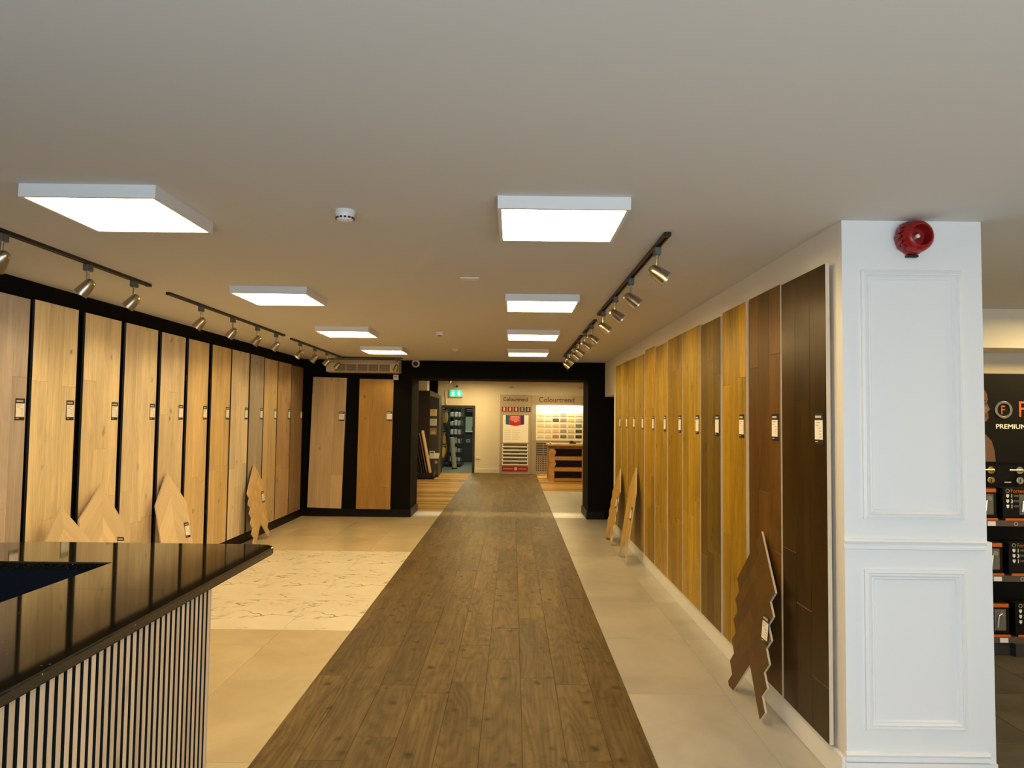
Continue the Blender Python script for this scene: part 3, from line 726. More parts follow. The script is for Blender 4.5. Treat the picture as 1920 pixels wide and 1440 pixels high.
# ================================================================ SMALL CEILING AND WALL FITTINGS
t = thing('smoke_detector', 'white round smoke detector with dark slots, between the two nearest panels', 'smoke detector', (-0.868, 3.60, CZ), group='ceiling detectors')
G().lathe([(0.052, 0), (0.054, -0.012), (0.050, -0.018)], 24).obj('base', M['white_plastic'], t, smooth=True)
G().lathe([(0.049, -0.018), (0.047, -0.032), (0.040, -0.050), (0.026, -0.056)], 24).obj('body', M['white_plastic'], t, smooth=True)
g = G()
for k in range(14):
    a = 2*math.pi*k/14; c, s = math.cos(a), math.sin(a); r0 = 0.0475
    w_ = 0.0065; p = [(c*0.0455-s*w_*q, s*0.0455+c*w_*q, z) for q, z in ((-1, -0.036), (1, -0.036), (1, -0.045), (-1, -0.045))]
    g.prism(p, (c*0.0025-0.0, s*0.0025, 0))
g.obj('slots', M['dark_plastic'], t)
t = thing('smoke_detector', 'small white round detector in mid ceiling, dark beneath', 'smoke detector', (-0.91, 8.74, CZ), group='ceiling detectors')
G().lathe([(0.050, 0), (0.052, -0.014), (0.046, -0.034), (0.03, -0.040)], 20).obj('body', M['white_plastic'], t, smooth=True)
G().lathe([(0.026, -0.040), (0.020, -0.047)], 16).obj('chamber', M['dark_plastic'], t)
t = thing('smoke_detector', 'white ceiling sensor closest to the black beam', 'smoke detector', (-0.89, 10.9, CZ), group='ceiling detectors')
G().lathe([(0.055, 0), (0.055, -0.018), (0.040, -0.022)], 20).obj('base', M['white_plastic'], t, smooth=True)
G().lathe([(0.036, -0.022), (0.034, -0.048), (0.02, -0.058)], 16).obj('sensor_head', M['cream_plastic'], t, smooth=True)
o = tag(G().box(-0.072, 0.072, -0.05, 0.05, -0.012, 0).obj('ceiling_plate', M['white_plastic'], None, (-0.333, 5.32, CZ), bevel=0.004), 'thin blank cover plate on the bare ceiling', 'plate')
# red alarm sounder on the pillar
t = thing('alarm_sounder', 'red fire alarm sounder high on the white pillar', 'alarm', (2.045, 3.66, 2.772))
t.scale = (0.93, 0.82, 0.93)
G().lathe([(0.094, 0), (0.096, 0.02), (0.096, 0.034), (0.088, 0.050)], 10, (0, 0, 0), (0, -1, 0)).obj('base', M['red'], t, smooth=True, bevel=0.004, seg=2)
ax = Vector((0.12, -0.98, 0.02)).normalized()
G().lathe([(0.088, 0.036), (0.090, 0.058), (0.083, 0.090), (0.070, 0.106), (0.064, 0.110), (0.058, 0.109)], 28, (0, 0, 0), ax, cap=False).obj('horn', M['red'], t, smooth=True)
G().lathe([(0.058, 0.109), (0.054, 0.080), (0.046, 0.058), (0.024, 0.056), (0.014, 0.062), (0.001, 0.064)], 28, (0, 0, 0), ax, cap=False).obj('horn_bowl', M['red_shaded'], t, smooth=True)
G().lathe([(0.012, 0), (0.011, 0.012), (0.004, 0.016)], 14, ax*0.062, ax).obj('indicator', M['white_plastic'], t, smooth=True)
g = G()
for k in range(-2, 3):
    a = math.pi + k*0.36
    c, s = math.cos(a), math.sin(a)
    g.box(c*0.091-0.006, c*0.091+0.006, -0.075, -0.03, s*0.091-0.012, s*0.091+0.012)
g.obj('ribs', M['red_shaded'], t, bevel=0.003)
G().box(-0.032, 0.030, -0.034, -0.002, -0.108, -0.094).obj('clip', M['dark_plastic'], t, bevel=0.003)
# air conditioner
t = thing('air_conditioner', 'cream wall air conditioner with grille under the ceiling', 'air conditioner', (-2.72, 13.15, 2.62))
w = 0.655
G().prism([(-w, 0, 0.0), (-w, -0.22, 0.0), (-w, -0.30, 0.03), (-w, -0.30, 0.175), (-w, -0.26, 0.232), (-w, 0, 0.235)], (2*w, 0, 0)).obj('casing', M['cream_plastic'], t, bevel=0.006)
M['grille_dark'] = plain('grille_recess', (0.13, 0.10, 0.06), 0.6)
G().box(-0.49, 0.49, -0.302, -0.295, 0.025, 0.145).obj('grille_recess', M['grille_dark'], t)
g = G()
for k in range(9): g.box(-0.49, 0.49, -0.312, -0.302, 0.032+k*0.0132, 0.0355+k*0.0132)
g.obj('louvres', M['cream_plastic'], t)['kind'] = 'stuff'
for k in range(1, 5): G().box(-0.49+0.196*k-0.007, -0.49+0.196*k+0.007, -0.314, -0.300, 0.025, 0.145).obj('mullion', M['cream_plastic'], t)
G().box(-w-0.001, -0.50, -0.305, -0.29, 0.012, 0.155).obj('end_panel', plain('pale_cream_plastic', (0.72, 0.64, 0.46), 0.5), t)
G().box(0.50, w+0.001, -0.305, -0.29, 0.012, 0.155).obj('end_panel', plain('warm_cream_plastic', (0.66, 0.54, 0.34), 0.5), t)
# wall bracket linking the cross track to the wall light
t = thing('security_camera', 'white dome security camera on the black beam', 'camera', (-1.80, 13.15, 2.815))
G().lathe([(0.072, 0), (0.074, 0.02), (0.068, 0.045), (0.052, 0.062), (0.045, 0.062)], 24, (0, 0, 0), (0.05, -1, -0.1)).obj('housing', M['white_plastic'], t, smooth=True)
G().lathe([(0.045, 0.06), (0.040, 0.085), (0.022, 0.104), (0.002, 0.108)], 20, (0, 0, -0.004), (0.05, -1, -0.15)).obj('dome', M['dark_plastic'], t, smooth=True)
t = thing('thermostat', 'small white square thermostat below the air conditioner', 'thermostat', (-2.162, 13.15, 2.553))
G().box(-0.048, 0.048, -0.022, 0, -0.048, 0.048).obj('housing', M['white_plastic'], t, bevel=0.004)
G().box(-0.022, 0.022, -0.024, -0.021, -0.008, 0.026).obj('screen', M['ink'], t)

# ================================================================ PAINT ROOM
Y = 23.95
M['exit_green'] = plain('lit_exit_green', (0.02, 0.62, 0.36), emit=1.0)
M['exit_white'] = plain('lit_exit_white', (0.75, 1.0, 0.92), emit=1.5)
t = thing('exit_sign', 'lit green exit sign with running figure above the store door', 'sign', (-1.905, 23.90, 2.635))
G().box(-0.225, 0.225, -0.03, 0.05, -0.125, 0.125).obj('housing', M['white_plastic'], t, bevel=0.006)
G().box(-0.205, 0.205, -0.034, -0.03, -0.100, 0.108).obj('legend_panel', M['exit_green'], t)
fx = -0.10
fig = G().lathe([(0.020, 0), (0.020, 0.003)], 12, (fx+0.012, -0.034, 0.070), (0, -1, 0))
def limb(g, pts, w):
    for (a, b) in zip(pts[:-1], pts[1:]):
        d = Vector((b[0]-a[0], b[1]-a[1])); n = Vector((-d.y, d.x)).normalized()*w/2
        g.prism([(a[0]+n.x, -0.034, a[1]+n.y), (b[0]+n.x, -0.034, b[1]+n.y), (b[0]-n.x, -0.034, b[1]-n.y), (a[0]-n.x, -0.034, a[1]-n.y)], (0, -0.003, 0))
limb(fig, [(fx, 0.045), (fx-0.012, -0.02)], 0.030); limb(fig, [(fx-0.01, -0.015), (fx+0.035, -0.035), (fx+0.03, -0.085)], 0.018)
limb(fig, [(fx-0.012, -0.015), (fx-0.025, -0.055), (fx-0.065, -0.075)], 0.018); limb(fig, [(fx+0.005, 0.04), (fx+0.04, 0.015)], 0.014); limb(fig, [(fx-0.005, 0.04), (fx-0.045, 0.02)], 0.014)
fig.obj('running_figure', M['exit_white'], t)
G().prism([(0.03, -0.034, 0.01), (0.10, -0.034, -0.085), (0.17, -0.034, 0.01), (0.125, -0.034, 0.01), (0.125, -0.034, 0.085), (0.075, -0.034, 0.085), (0.075, -0.034, 0.01)], (0, -0.003, 0)).obj('arrow', M['exit_white'], t)
G().box(0.175, 0.195, 0.03, 0.05, -0.40, -0.125).obj('cable_cover', M['cream_wall'], t)
t = thing('security_camera', 'small white camera with dark lens above the exit sign', 'camera', (-1.90, 23.95, 2.885))
G().lathe([(0.075, 0), (0.07, 0.04), (0.05, 0.06)], 18, (0, 0, 0), (0, -1, 0)).obj('housing', M['white_plastic'], t, smooth=True)
G().lathe([(0.042, 0.058), (0.03, 0.085), (0.004, 0.09)], 16, (0.02, 0, -0.01), (0, -1, -0.1)).obj('dome', M['dark_plastic'], t, smooth=True)
for x, lab in ((-0.05, 'small wall vent high above the paint display with the title'), (2.28, 'small wall vent high above the lit colour chart')):
    t = thing('wall_vent', lab, 'vent', (x, 23.95, 2.87), group='wall vents in the paint room')
    G().box(-0.085, 0.085, -0.015, 0, -0.045, 0.045).obj('frame', M['cream_wall'], t)
    g = G()
    for k in range(4): g.box(-0.07, 0.07, -0.02, -0.014, -0.034+k*0.019, -0.024+k*0.019)
    g.obj('slats', M['taupe'], t)['kind'] = 'stuff'
t = thing('wall_socket', 'white double socket with plug low on the cream wall', 'socket', (-1.14, 23.95, 0.495))
G().box(-0.075, 0.095, -0.02, 0, -0.045, 0.045).obj('faceplate', M['white_plastic'], t, bevel=0.004)
G().box(-0.06, -0.01, -0.06, -0.02, -0.03, 0.025).obj('plug', M['white_plastic'], t, bevel=0.004)

# paint display with chips drawers
M['title_brown'] = plain('title_brown', (0.10, 0.030, 0.018), 0.5)
M['swatch_red'] = plain('swatch_red', (0.20, 0.012, 0.012), 0.5); M['swatch_green'] = plain('swatch_green', (0.035, 0.055, 0.05), 0.5); M['swatch_navy'] = plain('swatch_navy', (0.008, 0.010, 0.03), 0.5)
M['poster_red'] = plain('poster_red', (0.50, 0.015, 0.025), 0.5); M['poster_blue'] = plain('poster_blue', (0.02, 0.03, 0.22), 0.5); M['poster_teal'] = plain('poster_teal', (0.02, 0.09, 0.16), 0.5)
M['pale_pink'] = plain('pale_pink_print', (0.80, 0.45, 0.42), 0.6)
t = thing('paint_display', 'taupe paint display with swatches, leaflet panel and drawers, red plinth band', 'display stand', (0.09, 23.95, 0))
G().box(-0.515, 0.51, -0.35, -0.0215, 0, 2.605).obj('cabinet', M['taupe'], t)
text('title', 'Colourtrend', 0.172, M['title_brown'], t, (-0.42, -0.352, 2.395), sx=0.93, offset=0.0035)
for k in range(5):
    x = -0.456+k*0.198
    s = G().box(x, x+0.155, -0.362, -0.35, 2.045, 2.205).obj('swatch', M['swatch_red' if k < 3 else 'swatch_green' if k == 3 else 'swatch_navy'], t)
    G().box(x+0.05, x+0.105, -0.365, -0.362, 2.07, 2.185).obj('can_print', M['pale_pink'] if k < 3 else M['ink'], s)
lp = G().box(-0.415, 0.425, -0.372, -0.35, 1.02, 1.93).obj('leaflet_panel', M['card'], t, bevel=0.010)
G().prism([(-0.325, -0.372, 1.93), (-0.325, -0.372, 1.63), (-0.21, -0.372, 1.61), (-0.19, -0.372, 1.93)], (0, -0.003, 0)).obj('teal_band', M['poster_teal'], lp)
G().prism([(0.17, -0.372, 1.93), (0.17, -0.372, 1.61), (0.285, -0.372, 1.63), (0.285, -0.372, 1.93)], (0, -0.003, 0)).obj('blue_band', M['poster_blue'], lp)
G().prism([(-0.21, -0.372, 1.93), (-0.21, -0.372, 1.61), (-0.02, -0.372, 1.575), (0.17, -0.372, 1.60), (0.17, -0.372, 1.93)], (0, -0.004, 0)).obj('red_poster', M['poster_red'], lp)
g = G()
for k, (a, b) in enumerate([(-0.16, 0.12), (-0.17, 0.14), (-0.19, 0.10), (-0.14, 0.14), (-0.05, 0.06)]): g.box(a, b, -0.378, -0.376, 1.885-k*0.042-0.011, 1.885-k*0.042+0.011)
g.obj('poster_print', M['pale_pink'], lp)
g = G()
for k in range(5):
    z = 1.44-k*0.075; g.box(-0.36, -0.16, -0.3735, -0.372, z-0.008, z+0.008).box(-0.11, 0.10+0.06*(k % 2), -0.3735, -0.372, z-0.008, z+0.008)
g.obj('leaflet_print', plain('faint_print', (0.62, 0.60, 0.52), 0.8), lp)
chipc = [plain('chip_%d' % k, c, 0.6) for k, c in enumerate([(0.10, 0.085, 0.06), (0.16, 0.12, 0.07), (0.07, 0.06, 0.05), (0.14, 0.14, 0.10), (0.20, 0.13, 0.08)])]
for k in range(6):
    z = 0.29+k*0.118
    dr = G().box(-0.42, 0.42, -0.366, -0.35, z, z+0.034).box(-0.42, -0.395, -0.366, -0.35, z+0.034, z+0.095).box(0.395, 0.42, -0.366, -0.35, z+0.034, z+0.095).obj('drawer', M['card'], t)
    G().box(-0.395, 0.395, -0.353, -0.349, z+0.034, z+0.095).obj('drawer_recess', M['charcoal'], dr)
    for q in range(3):
        G().box(-0.38+0.255*q, -0.13+0.255*q, -0.36, -0.353, z+0.034, z+0.060+0.012*((k+q) % 2)).obj('chip_stack', chipc[(k*2+q) % 5], dr)
rb = G().box(-0.43, 0.42, -0.357, -0.35, 0.085, 0.255).obj('plinth_band', plain('plinth_red', (0.30, 0.012, 0.016), 0.5), t)
G().box(-0.39, -0.08, -0.359, -0.357, 0.162, 0.176).box(0.12, 0.38, -0.359, -0.357, 0.162, 0.176).lathe([(0.055, 0), (0.055, 0.002)], 16, (0.02, -0.357, 0.17), (0, -1, 0)).obj('band_print', M['pale_pink'], rb)
# colour chart bay
t = thing('colour_chart_bay', 'taupe bay with a lit white chart of paint colours and a sample rack', 'display stand', (1.50, 23.95, 0))
G().box(-0.895, 1.6, -0.33, -0.0215, 0, 2.60).obj('cabinet', M['taupe'], t)
text('title', 'Colourtrend', 0.235, M['title_brown'], t, (-0.65, -0.332, 2.375), sx=0.98, offset=0.004)
cb = G().box(-0.735, 0.86, -0.345, -0.33, 1.11, 2.255).obj('chart_board', M['card'], t)
G().box(-0.735, 0.86, -0.52, -0.33, 2.285, 2.305).obj('lamp_pelmet', M['taupe'], t)
rows = [[(.80,.82,.78), (.82,.82,.74), (.70,.62,.50), (.76,.70,.68), (.78,.74,.58), (.72,.76,.70)],
        [(.78,.76,.64), (.78,.76,.66), (.64,.56,.44), (.62,.42,.36), (.78,.70,.40), (.74,.74,.62)],
        [(.78,.66,.40), (.74,.70,.58), (.12,.11,.095), (.42,.26,.22), (.80,.66,.16), (.60,.60,.48)],
        [(.78,.64,.38), (.78,.66,.46), (.74,.58,.38), (.62,.50,.44), (.68,.66,.42), (.20,.22,.17)],
        [(.76,.66,.46), (.76,.64,.44), (.76,.50,.30), (.36,.29,.24), (.66,.60,.34), (.06,.085,.035)],
        [(.76,.66,.48), (.76,.66,.42), (.46,.23,.11), (.20,.17,.12), (.42,.46,.24), (.035,.045,.028)]]
cm = G().box(-0.103, 0.103, -0.006, 0, -0.055, 0.055).mesh('colour_chip', None)
for r_, row in enumerate(rows):
    for c_, colr in enumerate(row):
        me = cm.copy(); me.materials.clear(); me.materials.append(plain('chart_chip', colr, 0.6))
        ch = link('colour_chip', me, cb, (-0.585+c_*0.252, -0.345, 2.145-r_*0.180))
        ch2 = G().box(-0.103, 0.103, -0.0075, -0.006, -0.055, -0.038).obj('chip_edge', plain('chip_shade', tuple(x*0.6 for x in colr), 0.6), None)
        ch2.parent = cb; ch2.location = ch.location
g = G(); g2 = G()
for r_ in range(13):
    for c_ in range(2):
        x = -0.72+c_*0.24; z = 1.0-r_*0.0725
        g.box(x, x+0.225, -0.334, -0.329, z-0.02, z+0.022)
        if r_ > 5:
            for q in range(3 if c_ == 0 else 2): g2.lathe([(0.018, 0), (0.018, 0.006)], 8, (x+0.05+q*0.065, -0.334, z), (0, -1, 0))
g.obj('rack_slots', plain('rack_dark', (0.03, 0.018, 0.020), 0.6), t)['kind'] = 'stuff'
g2.obj('sample_pots', plain('pot_lid', (0.55, 0.42, 0.38), 0.5), t)['kind'] = 'stuff'
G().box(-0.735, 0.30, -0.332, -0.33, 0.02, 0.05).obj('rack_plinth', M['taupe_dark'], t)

# live-edge timber desk
slabw = wood('live_edge_slab', (0.45, 0.26, 0.09), (0.66, 0.42, 0.17), 'x', 0.4, 0.1, 1.0, 0.5)
edgew = wood('dark_slab_edge', (0.08, 0.030, 0.010), (0.26, 0.11, 0.035), 'x', 0.5, 0.15, 1.0, 0.6)
shelfw = wood('desk_shelf_board', (0.40, 0.21, 0.05), (0.62, 0.36, 0.11), 'x', 0.45, 0.15, 0.8, 0.3)
sidew = wood('desk_side_board', (0.22, 0.10, 0.03), (0.45, 0.24, 0.08), 'z', 0.5, 0.2, 0.8, 0.5)
inner = plain('desk_dark_interior', (0.045, 0.014, 0.008), 0.6)
t = thing('timber_desk', 'rustic timber desk with live-edge top and open shelves in front of the colour chart', 'desk', (1.18, 20.9, 0))
rnd = random.Random(4)
top = [(-0.16+0.02*rnd.random(), 0.0), (-0.12, 0.35), (-0.17, 0.8), (-0.14, 1.25)] + [(1.9, 1.25), (1.9, 0.0)]
fr = [(1.9-k*0.14, -0.03+0.03*rnd.random()) for k in range(15)]
G().prism([(x, y_, 1.035) for x, y_ in top[:4]+[(1.9, 1.25)]+fr], (0, 0, 0.055)).obj('desk_top', slabw, t, bevel=0.006)
G().prism([(x, y_+0.012, 0.955) for x, y_ in [(-0.10, 1.2), (1.88, 1.2)]+fr[:-1]+[(-0.08, 0.02)]], (0, 0, 0.08)).obj('live_edge', edgew, t)
for x in (-0.04, 0.88, 1.80):
    s_ = G()
    if x < 0:
        pr = [(-0.10, 0), (-0.12, 0.3), (-0.085, 0.55), (-0.12, 0.8), (-0.07, 0.955), (0.03, 0.955), (0.10, 0.86), (0.045, 0.72), (0.055, 0.62), (0.10, 0.52), (0.045, 0.40), (0.05, 0.25), (0.05, 0)]
        s_.prism([(px_, 0.02, pz_) for px_, pz_ in pr], (0, 0.06, 0))
        s_.obj('corner_post', shelfw, t)
    else: s_.box(x-0.03, x+0.03, 0.02, 0.08, 0, 0.955).obj('corner_post', shelfw, t)
G().box(-0.11, -0.06, 0.08, 1.2, 0.0, 0.955).obj('side_panel', sidew, t)
G().box(-0.06, 1.85, 0.45, 0.48, 0.02, 0.955).obj('back_panel', inner, t)
for z in (0.02, 0.30, 0.62): G().box(-0.03, 1.85, 0.035, 0.45, z, z+(0.075 if z < 0.1 else 0.11)).obj('shelf', shelfw, t)
t = thing('tape_dispenser', 'small dark tape dispenser on the timber desk', 'dispenser', (1.80, 21.4, 1.09), group=None)
G().prism([(-0.10, 0, 0), (0.10, 0, 0), (0.10, 0, 0.035), (0.03, 0, 0.045), (-0.02, 0, 0.09), (-0.10, 0, 0.06)], (0, 0.07, 0)).obj('body', M['dark_plastic'], t, bevel=0.005)
G().lathe([(0.04, 0), (0.04, 0.03)], 16, (-0.05, 0.02, 0.065), (0, 1, 0)).obj('tape_roll', M['cream_plastic'], t)
t = thing('paper_stack', 'crumpled pale papers lying on the timber desk', 'papers', (2.08, 21.0, 1.09))
g = G()
for k, (a, dx_) in enumerate(((0.1, 0), (0.5, 0.02), (-0.3, 0.05))):
    c, s = math.cos(a), math.sin(a)
    pts_ = [(-0.09, -0.12), (0.09, -0.12), (0.09, 0.12), (-0.09, 0.12)]
    g.prism([(c*p-s*q+dx_, s*p+c*q, 0.001+k*0.012) for p, q in pts_], (0, 0, 0.010))
g.obj('sheets', M['card'], t)
G().prism([(-0.08, -0.02, 0.036), (0.06, 0.0, 0.036), (0.10, 0.03, 0.09), (0.0, 0.05, 0.12), (-0.06, 0.03, 0.10)], (0.01, 0.10, 0.004)).obj('folded_sheet', M['card'], t)
t = thing('jar', 'small white-capped jar at the corner of the timber desk', 'jar', (1.12, 21.1, 1.09))
G().lathe([(0.035, 0), (0.035, 0.012), (0.012, 0.018)], 14).obj('base', M['dark_plastic'], t)
G().lathe([(0.030, 0.018), (0.028, 0.040), (0.008, 0.055)], 14).obj('cap', M['white_plastic'], t, smooth=True)

# rack of leaning boards by the opening
t = thing('board_rack', 'low black rack on the amber floor holding leaning sample boards', 'rack', (-2.62, 21.2, 0))
G().box(-0.30, 0.30, 0, 0.60, 0.04, 0.08).obj('tray', M['dark_plastic'], t)
for x in (-0.30, 0.27): G().box(x, x+0.03, 0, 0.60, 0, 0.24).obj('end_cheek', M['dark_plastic'], t)
G().box(-0.27, 0.27, 0, 0.02, 0.08, 0.19).obj('front_lip', M['dark_plastic'], t)
cols_ = [(0.20, 0.14, 0.12), (0.03, 0.025, 0.03), (0.10, 0.07, 0.07), (0.04, 0.03, 0.035), (0.30, 0.20, 0.14), (0.62, 0.45, 0.27)]
labs = ['dark brown board leaning in the rack, innermost at the black jamb', 'black edged board leaning in the rack, second from the jamb', 'dim brown board leaning in the rack, third from the jamb', 'near-black board leaning in the rack, fourth from the jamb', 'reddish board leaning in the rack, behind the pale one', 'pale oak board leaning in the rack, outermost']
for k in range(6):
    x = -2.80+k*0.073; h = 1.30 if k < 5 else 1.37
    o = G().box(-0.014, 0.014, 0.0, 0.50, 0, h).obj('leaning_board', oak('rack_board_%d' % k, cols_[k], 0.15, knot=0), None, (x, 21.25, 0.083), (0, -0.20, 0), bevel=0.002)
    tag(o, labs[k], 'board', 'boards leaning in the rack')
# tall dark tile tower with sample plates
t = thing('sample_tower', 'tall dark display tower with three sample plates beside the store door', 'display stand', (-2.455, 22.3, 0))
G().box(-0.60, -0.145, 0.0, 0.9, 0, 2.66).obj('cabinet', plain('tower_dark', (0.030, 0.022, 0.014), 0.6), t)
G().box(-0.145, 0.150, 0.03, 0.8, 0.0, 2.52).obj('display_face', plain('tower_face', (0.055, 0.050, 0.040), 0.5), t)
G().prism([(-0.145, 0.02, 2.50), (0.14, 0.02, 2.42), (0.14, 0.02, 2.55), (-0.145, 0.02, 2.67)], (0, 0.02, 0)).obj('header', plain('pale_green_header', (0.34, 0.42, 0.36), 0.3), t)
for k, (c, z) in enumerate([((0.80, 0.66, 0.38), 1.975), ((0.70, 0.69, 0.66), 1.675), ((0.34, 0.25, 0.15), 1.385)]):
    p = G().box(-0.135, 0.085, 0.0, 0.03, z-0.11, z+0.11).obj('sample_plate', plain('plate_%d' % k, c, 0.5), t, bevel=0.02, seg=2)
    G().box(-0.06, 0.015, -0.002, 0.0, z+0.03, z+0.055).obj('plate_print', M['ink'], p)
    if k == 2: G().box(-0.085, 0.045, -0.002, 0.0, z-0.075, z+0.01).obj('plate_swatch', M['cream_plastic'], p)
G().box(-0.135, -0.125, 0.0, 0.01, 1.85, 1.86).obj('fixing', M['nickel'], t)
t = thing('drawer_pedestal', 'olive drawer pedestal with a grey top at the foot of the tower', 'cabinet', (-2.42, 21.95, 0))
G().box(-0.14, 0.155, 0, 0.33, 0.10, 0.56).obj('carcass', plain('pedestal_olive', (0.055, 0.050, 0.034), 0.5), t)
G().prism([(-0.15, -0.01, 0.56), (0.16, -0.01, 0.56), (0.16, 0.34, 0.70), (-0.15, 0.34, 0.70)], (0, 0, 0.02)).obj('speckled_top', plain('speckled_grey', (0.42, 0.42, 0.40), 0.5, var=0.25, vscale=90), t)
G().box(-0.14, 0.155, 0.01, 0.33, 0.0, 0.10).obj('plinth', M['dark_plastic'], t)
G().box(0.05, 0.125, -0.008, 0.0, 0.42, 0.50).obj('label_plate', M['ink'], t)
g = G(); g.tube((-0.12, 0.12, 0.63), (-0.12, 0.12, 0.78), 0.012).tube((0.02, 0.12, 0.63), (0.02, 0.12, 0.78), 0.012).tube((-0.132, 0.12, 0.78), (0.032, 0.12, 0.78), 0.012)
g.obj('carry_handle', M['white_plastic'], t)
o = tag(G().box(-2.97, -2.70, 22.35, 23.0, 2.662, 3.02).obj('wall_box', plain('bright_white_box', (0.86, 0.84, 0.74), 0.5)), 'pale white box on top of the dark tower by the opening', 'box')
o = tag(G().box(-2.95, -2.52, 23.90, 23.95, 2.58, 3.07).obj('wall_panel', M['black_wall']), 'black square panel high on the far wall beside the white box', 'panel')
t = thing('white_cable', 'white cable hanging at the top edge of the tower', 'cable', (-2.27, 23.925, 2.3))
g = G(); pp = [(0.0, 0, 0.40), (0.0, 0, 0.30), (0.025, 0, 0.15), (0.02, 0, 0.03), (0.06, 0, -0.03)]
for a, b in zip(pp[:-1], pp[1:]): g.tube(a, b, 0.022, 8)
g.obj('cable', M['white_plastic'], t)
# spots over the tower
for k, (x, y_) in enumerate([(-1.92, 19.0), (-1.86, 19.9), (-1.82, 20.8)]):
    t = thing('track_spotlight', 'tiny dark ceiling spotlight in the paint room, %s from the opening' % ordn[k], 'spotlight', (x, y_, FZ), group='paint room spotlights')
    G().box(-0.02, 0.02, -0.03, 0.03, -0.05, 0).obj('adapter', M['rail'], t)
    G().tube((0, 0, -0.15), (0, 0, -0.05), 0.010).obj('stem', M['nickel'], t)
    G().lathe([(0.015, -0.05), (0.03, -0.03), (0.045, 0.07)], 14, (0, 0, -0.19), (-0.5, 0, -0.85)).obj('shade', M['nickel'], t, smooth=True)

# ---- store room seen through the far door
silver = plain('silver_film', (0.50, 0.53, 0.50), 0.28, 0.5, bump=0.8, bscale=14)
steel = plain('dark_shelf_steel', (0.02, 0.022, 0.022), 0.5)
t = thing('pegboard_stand', 'dark peg stand just inside the store door', 'stand', (-2.52, 25.0, 0))
G().box(-0.05, 0.0, 0, 1.4, 0, 2.2).obj('panel', steel, t)
for z in (2.05, 1.35, 0.75): G().box(0.0, 0.04, 0, 1.4, z, z+0.025).obj('hook_bar', M['nickel'], t)
packc = [(0.62, 0.30, 0.012), (0.36, 0.30, 0.20), (0.34, 0.32, 0.11), (0.48, 0.30, 0.01), (0.60, 0.38, 0.03), (0.30, 0.26, 0.09)]
packpos = [(25.15, 1.83, 0), (25.6, 1.83, 1), (26.05, 1.83, 2), (25.25, 1.05, 3), (25.0, 0.62, 4), (25.75, 0.72, 5)]
plabs = ['orange oval pack hanging at the top, nearest the door frame', 'beige oval pack hanging at the top, between orange and green', 'olive oval pack hanging at the top by the silver shelves', 'mustard oval pack hanging in the middle of the peg stand', 'yellow oval pack hanging low by the door frame', 'olive oval pack hanging low on the peg stand']
for k, (y_, z, ci) in enumerate(packpos):
    t = thing('hanging_pack', plabs[k], 'pack', (-2.41, y_, z), group='oval packs on the peg stand')
    pts_ = [(0.055*math.cos(a)*1.0, 0.20*math.sin(a)) for a in [2*math.pi*q/16 for q in range(16)]]
    G().prism([(px_+0.0, -0.02, pz_) for px_, pz_ in pts_], (0, 0.06, 0)).obj('pad', plain('pack_%d' % k, packc[ci], 0.5), t)
    G().box(-0.06, 0.06, -0.01, 0.03, 0.19, 0.30).obj('header_card', M['charcoal'], t)
    G().box(-0.045, 0.045, -0.014, -0.01, 0.215, 0.245).obj('card_print', M['ink'], t)
    G().box(-0.06, 0.06, -0.01, 0.03, -0.30, -0.19).obj('foot_card', M['charcoal'], t)
    G().box(-0.048, 0.0, 0.0, 0.02, 0.27, 0.285).obj('hook', M['nickel'], t)
t = thing('store_shelving', 'dark steel shelving unit full of silver packs in the store', 'shelving', (-2.12, 26.6, 0))
for y_ in (0.0, 0.65, 1.3): G().box(-0.24, -0.21, y_, y_+0.03, 0, 2.45).box(0.19, 0.22, y_, y_+0.03, 0, 2.45).obj('upright', steel, t)
for k in range(7): G().box(-0.24, 0.22, 0, 1.33, 0.18+k*0.33, 0.20+k*0.33).obj('shelf', steel, t)
G().box(-0.26, -0.24, 0, 1.33, 0, 2.45).obj('back_sheet', steel, t)
rnd = random.Random(9)
for k in range(7):
    for q in range(3):
        x = -0.22+q*0.145; hgt = 0.16+0.10*rnd.random()
        o = G().box(-0.066, 0.066, -0.18, 0.18, 0, hgt).obj('silver_pack', silver, None, (-2.12+x+0.07, 26.83, 0.201+k*0.33), (0, 0, 0.1*(rnd.random()-0.5)), bevel=0.025, seg=2)
        tag(o, 'crinkled silver pack on shelf %s from the floor, %s across' % (ordn[k], ordn[q]), 'pack', 'silver packs on the store shelves')
t = thing('film_roll', 'tall grey-green tube roll leaning before the store shelves', 'roll', (-2.06, 25.6, 0))
G().lathe([(0.085, 0.03), (0.085, 1.12), (0.05, 1.13)], 16, (0, 0, 0), (-0.10, 0, 1)).obj('tube', plain('pale_roll', (0.38, 0.42, 0.38), 0.4), t, smooth=True)
G().lathe([(0.10, 0.0), (0.10, 0.05)], 16).obj('base', M['dark_plastic'], t)
t = thing('store_poster', 'blue and pale green poster at the back of the store', 'poster', (-1.75, 29.6, 1.9))
G().box(-0.20, 0.22, -0.03, 0, -0.02, 0.35).obj('blue_header', M['navy'], t)
G().box(-0.16, 0.18, -0.034, -0.03, 0.19, 0.215).box(-0.16, 0.18, -0.034, -0.03, 0.25, 0.28).obj('header_print', M['ink'], t)
G().box(-0.20, 0.14, -0.03, 0, -0.62, -0.03).obj('pale_panel', plain('pale_green_panel', (0.30, 0.44, 0.33), 0.5), t)
G().box(-0.20, 0.14, -0.10, 0, -0.66, -0.62).obj('ledge', M['white_plastic'], t)
G().box(0.06, 0.13, -0.04, -0.03, -0.60, -0.44).obj('small_print', M['charcoal'], t)
t = thing('notice', 'small grey notice low on the dark store wall', 'notice', (-1.83, 29.6, 0.88))
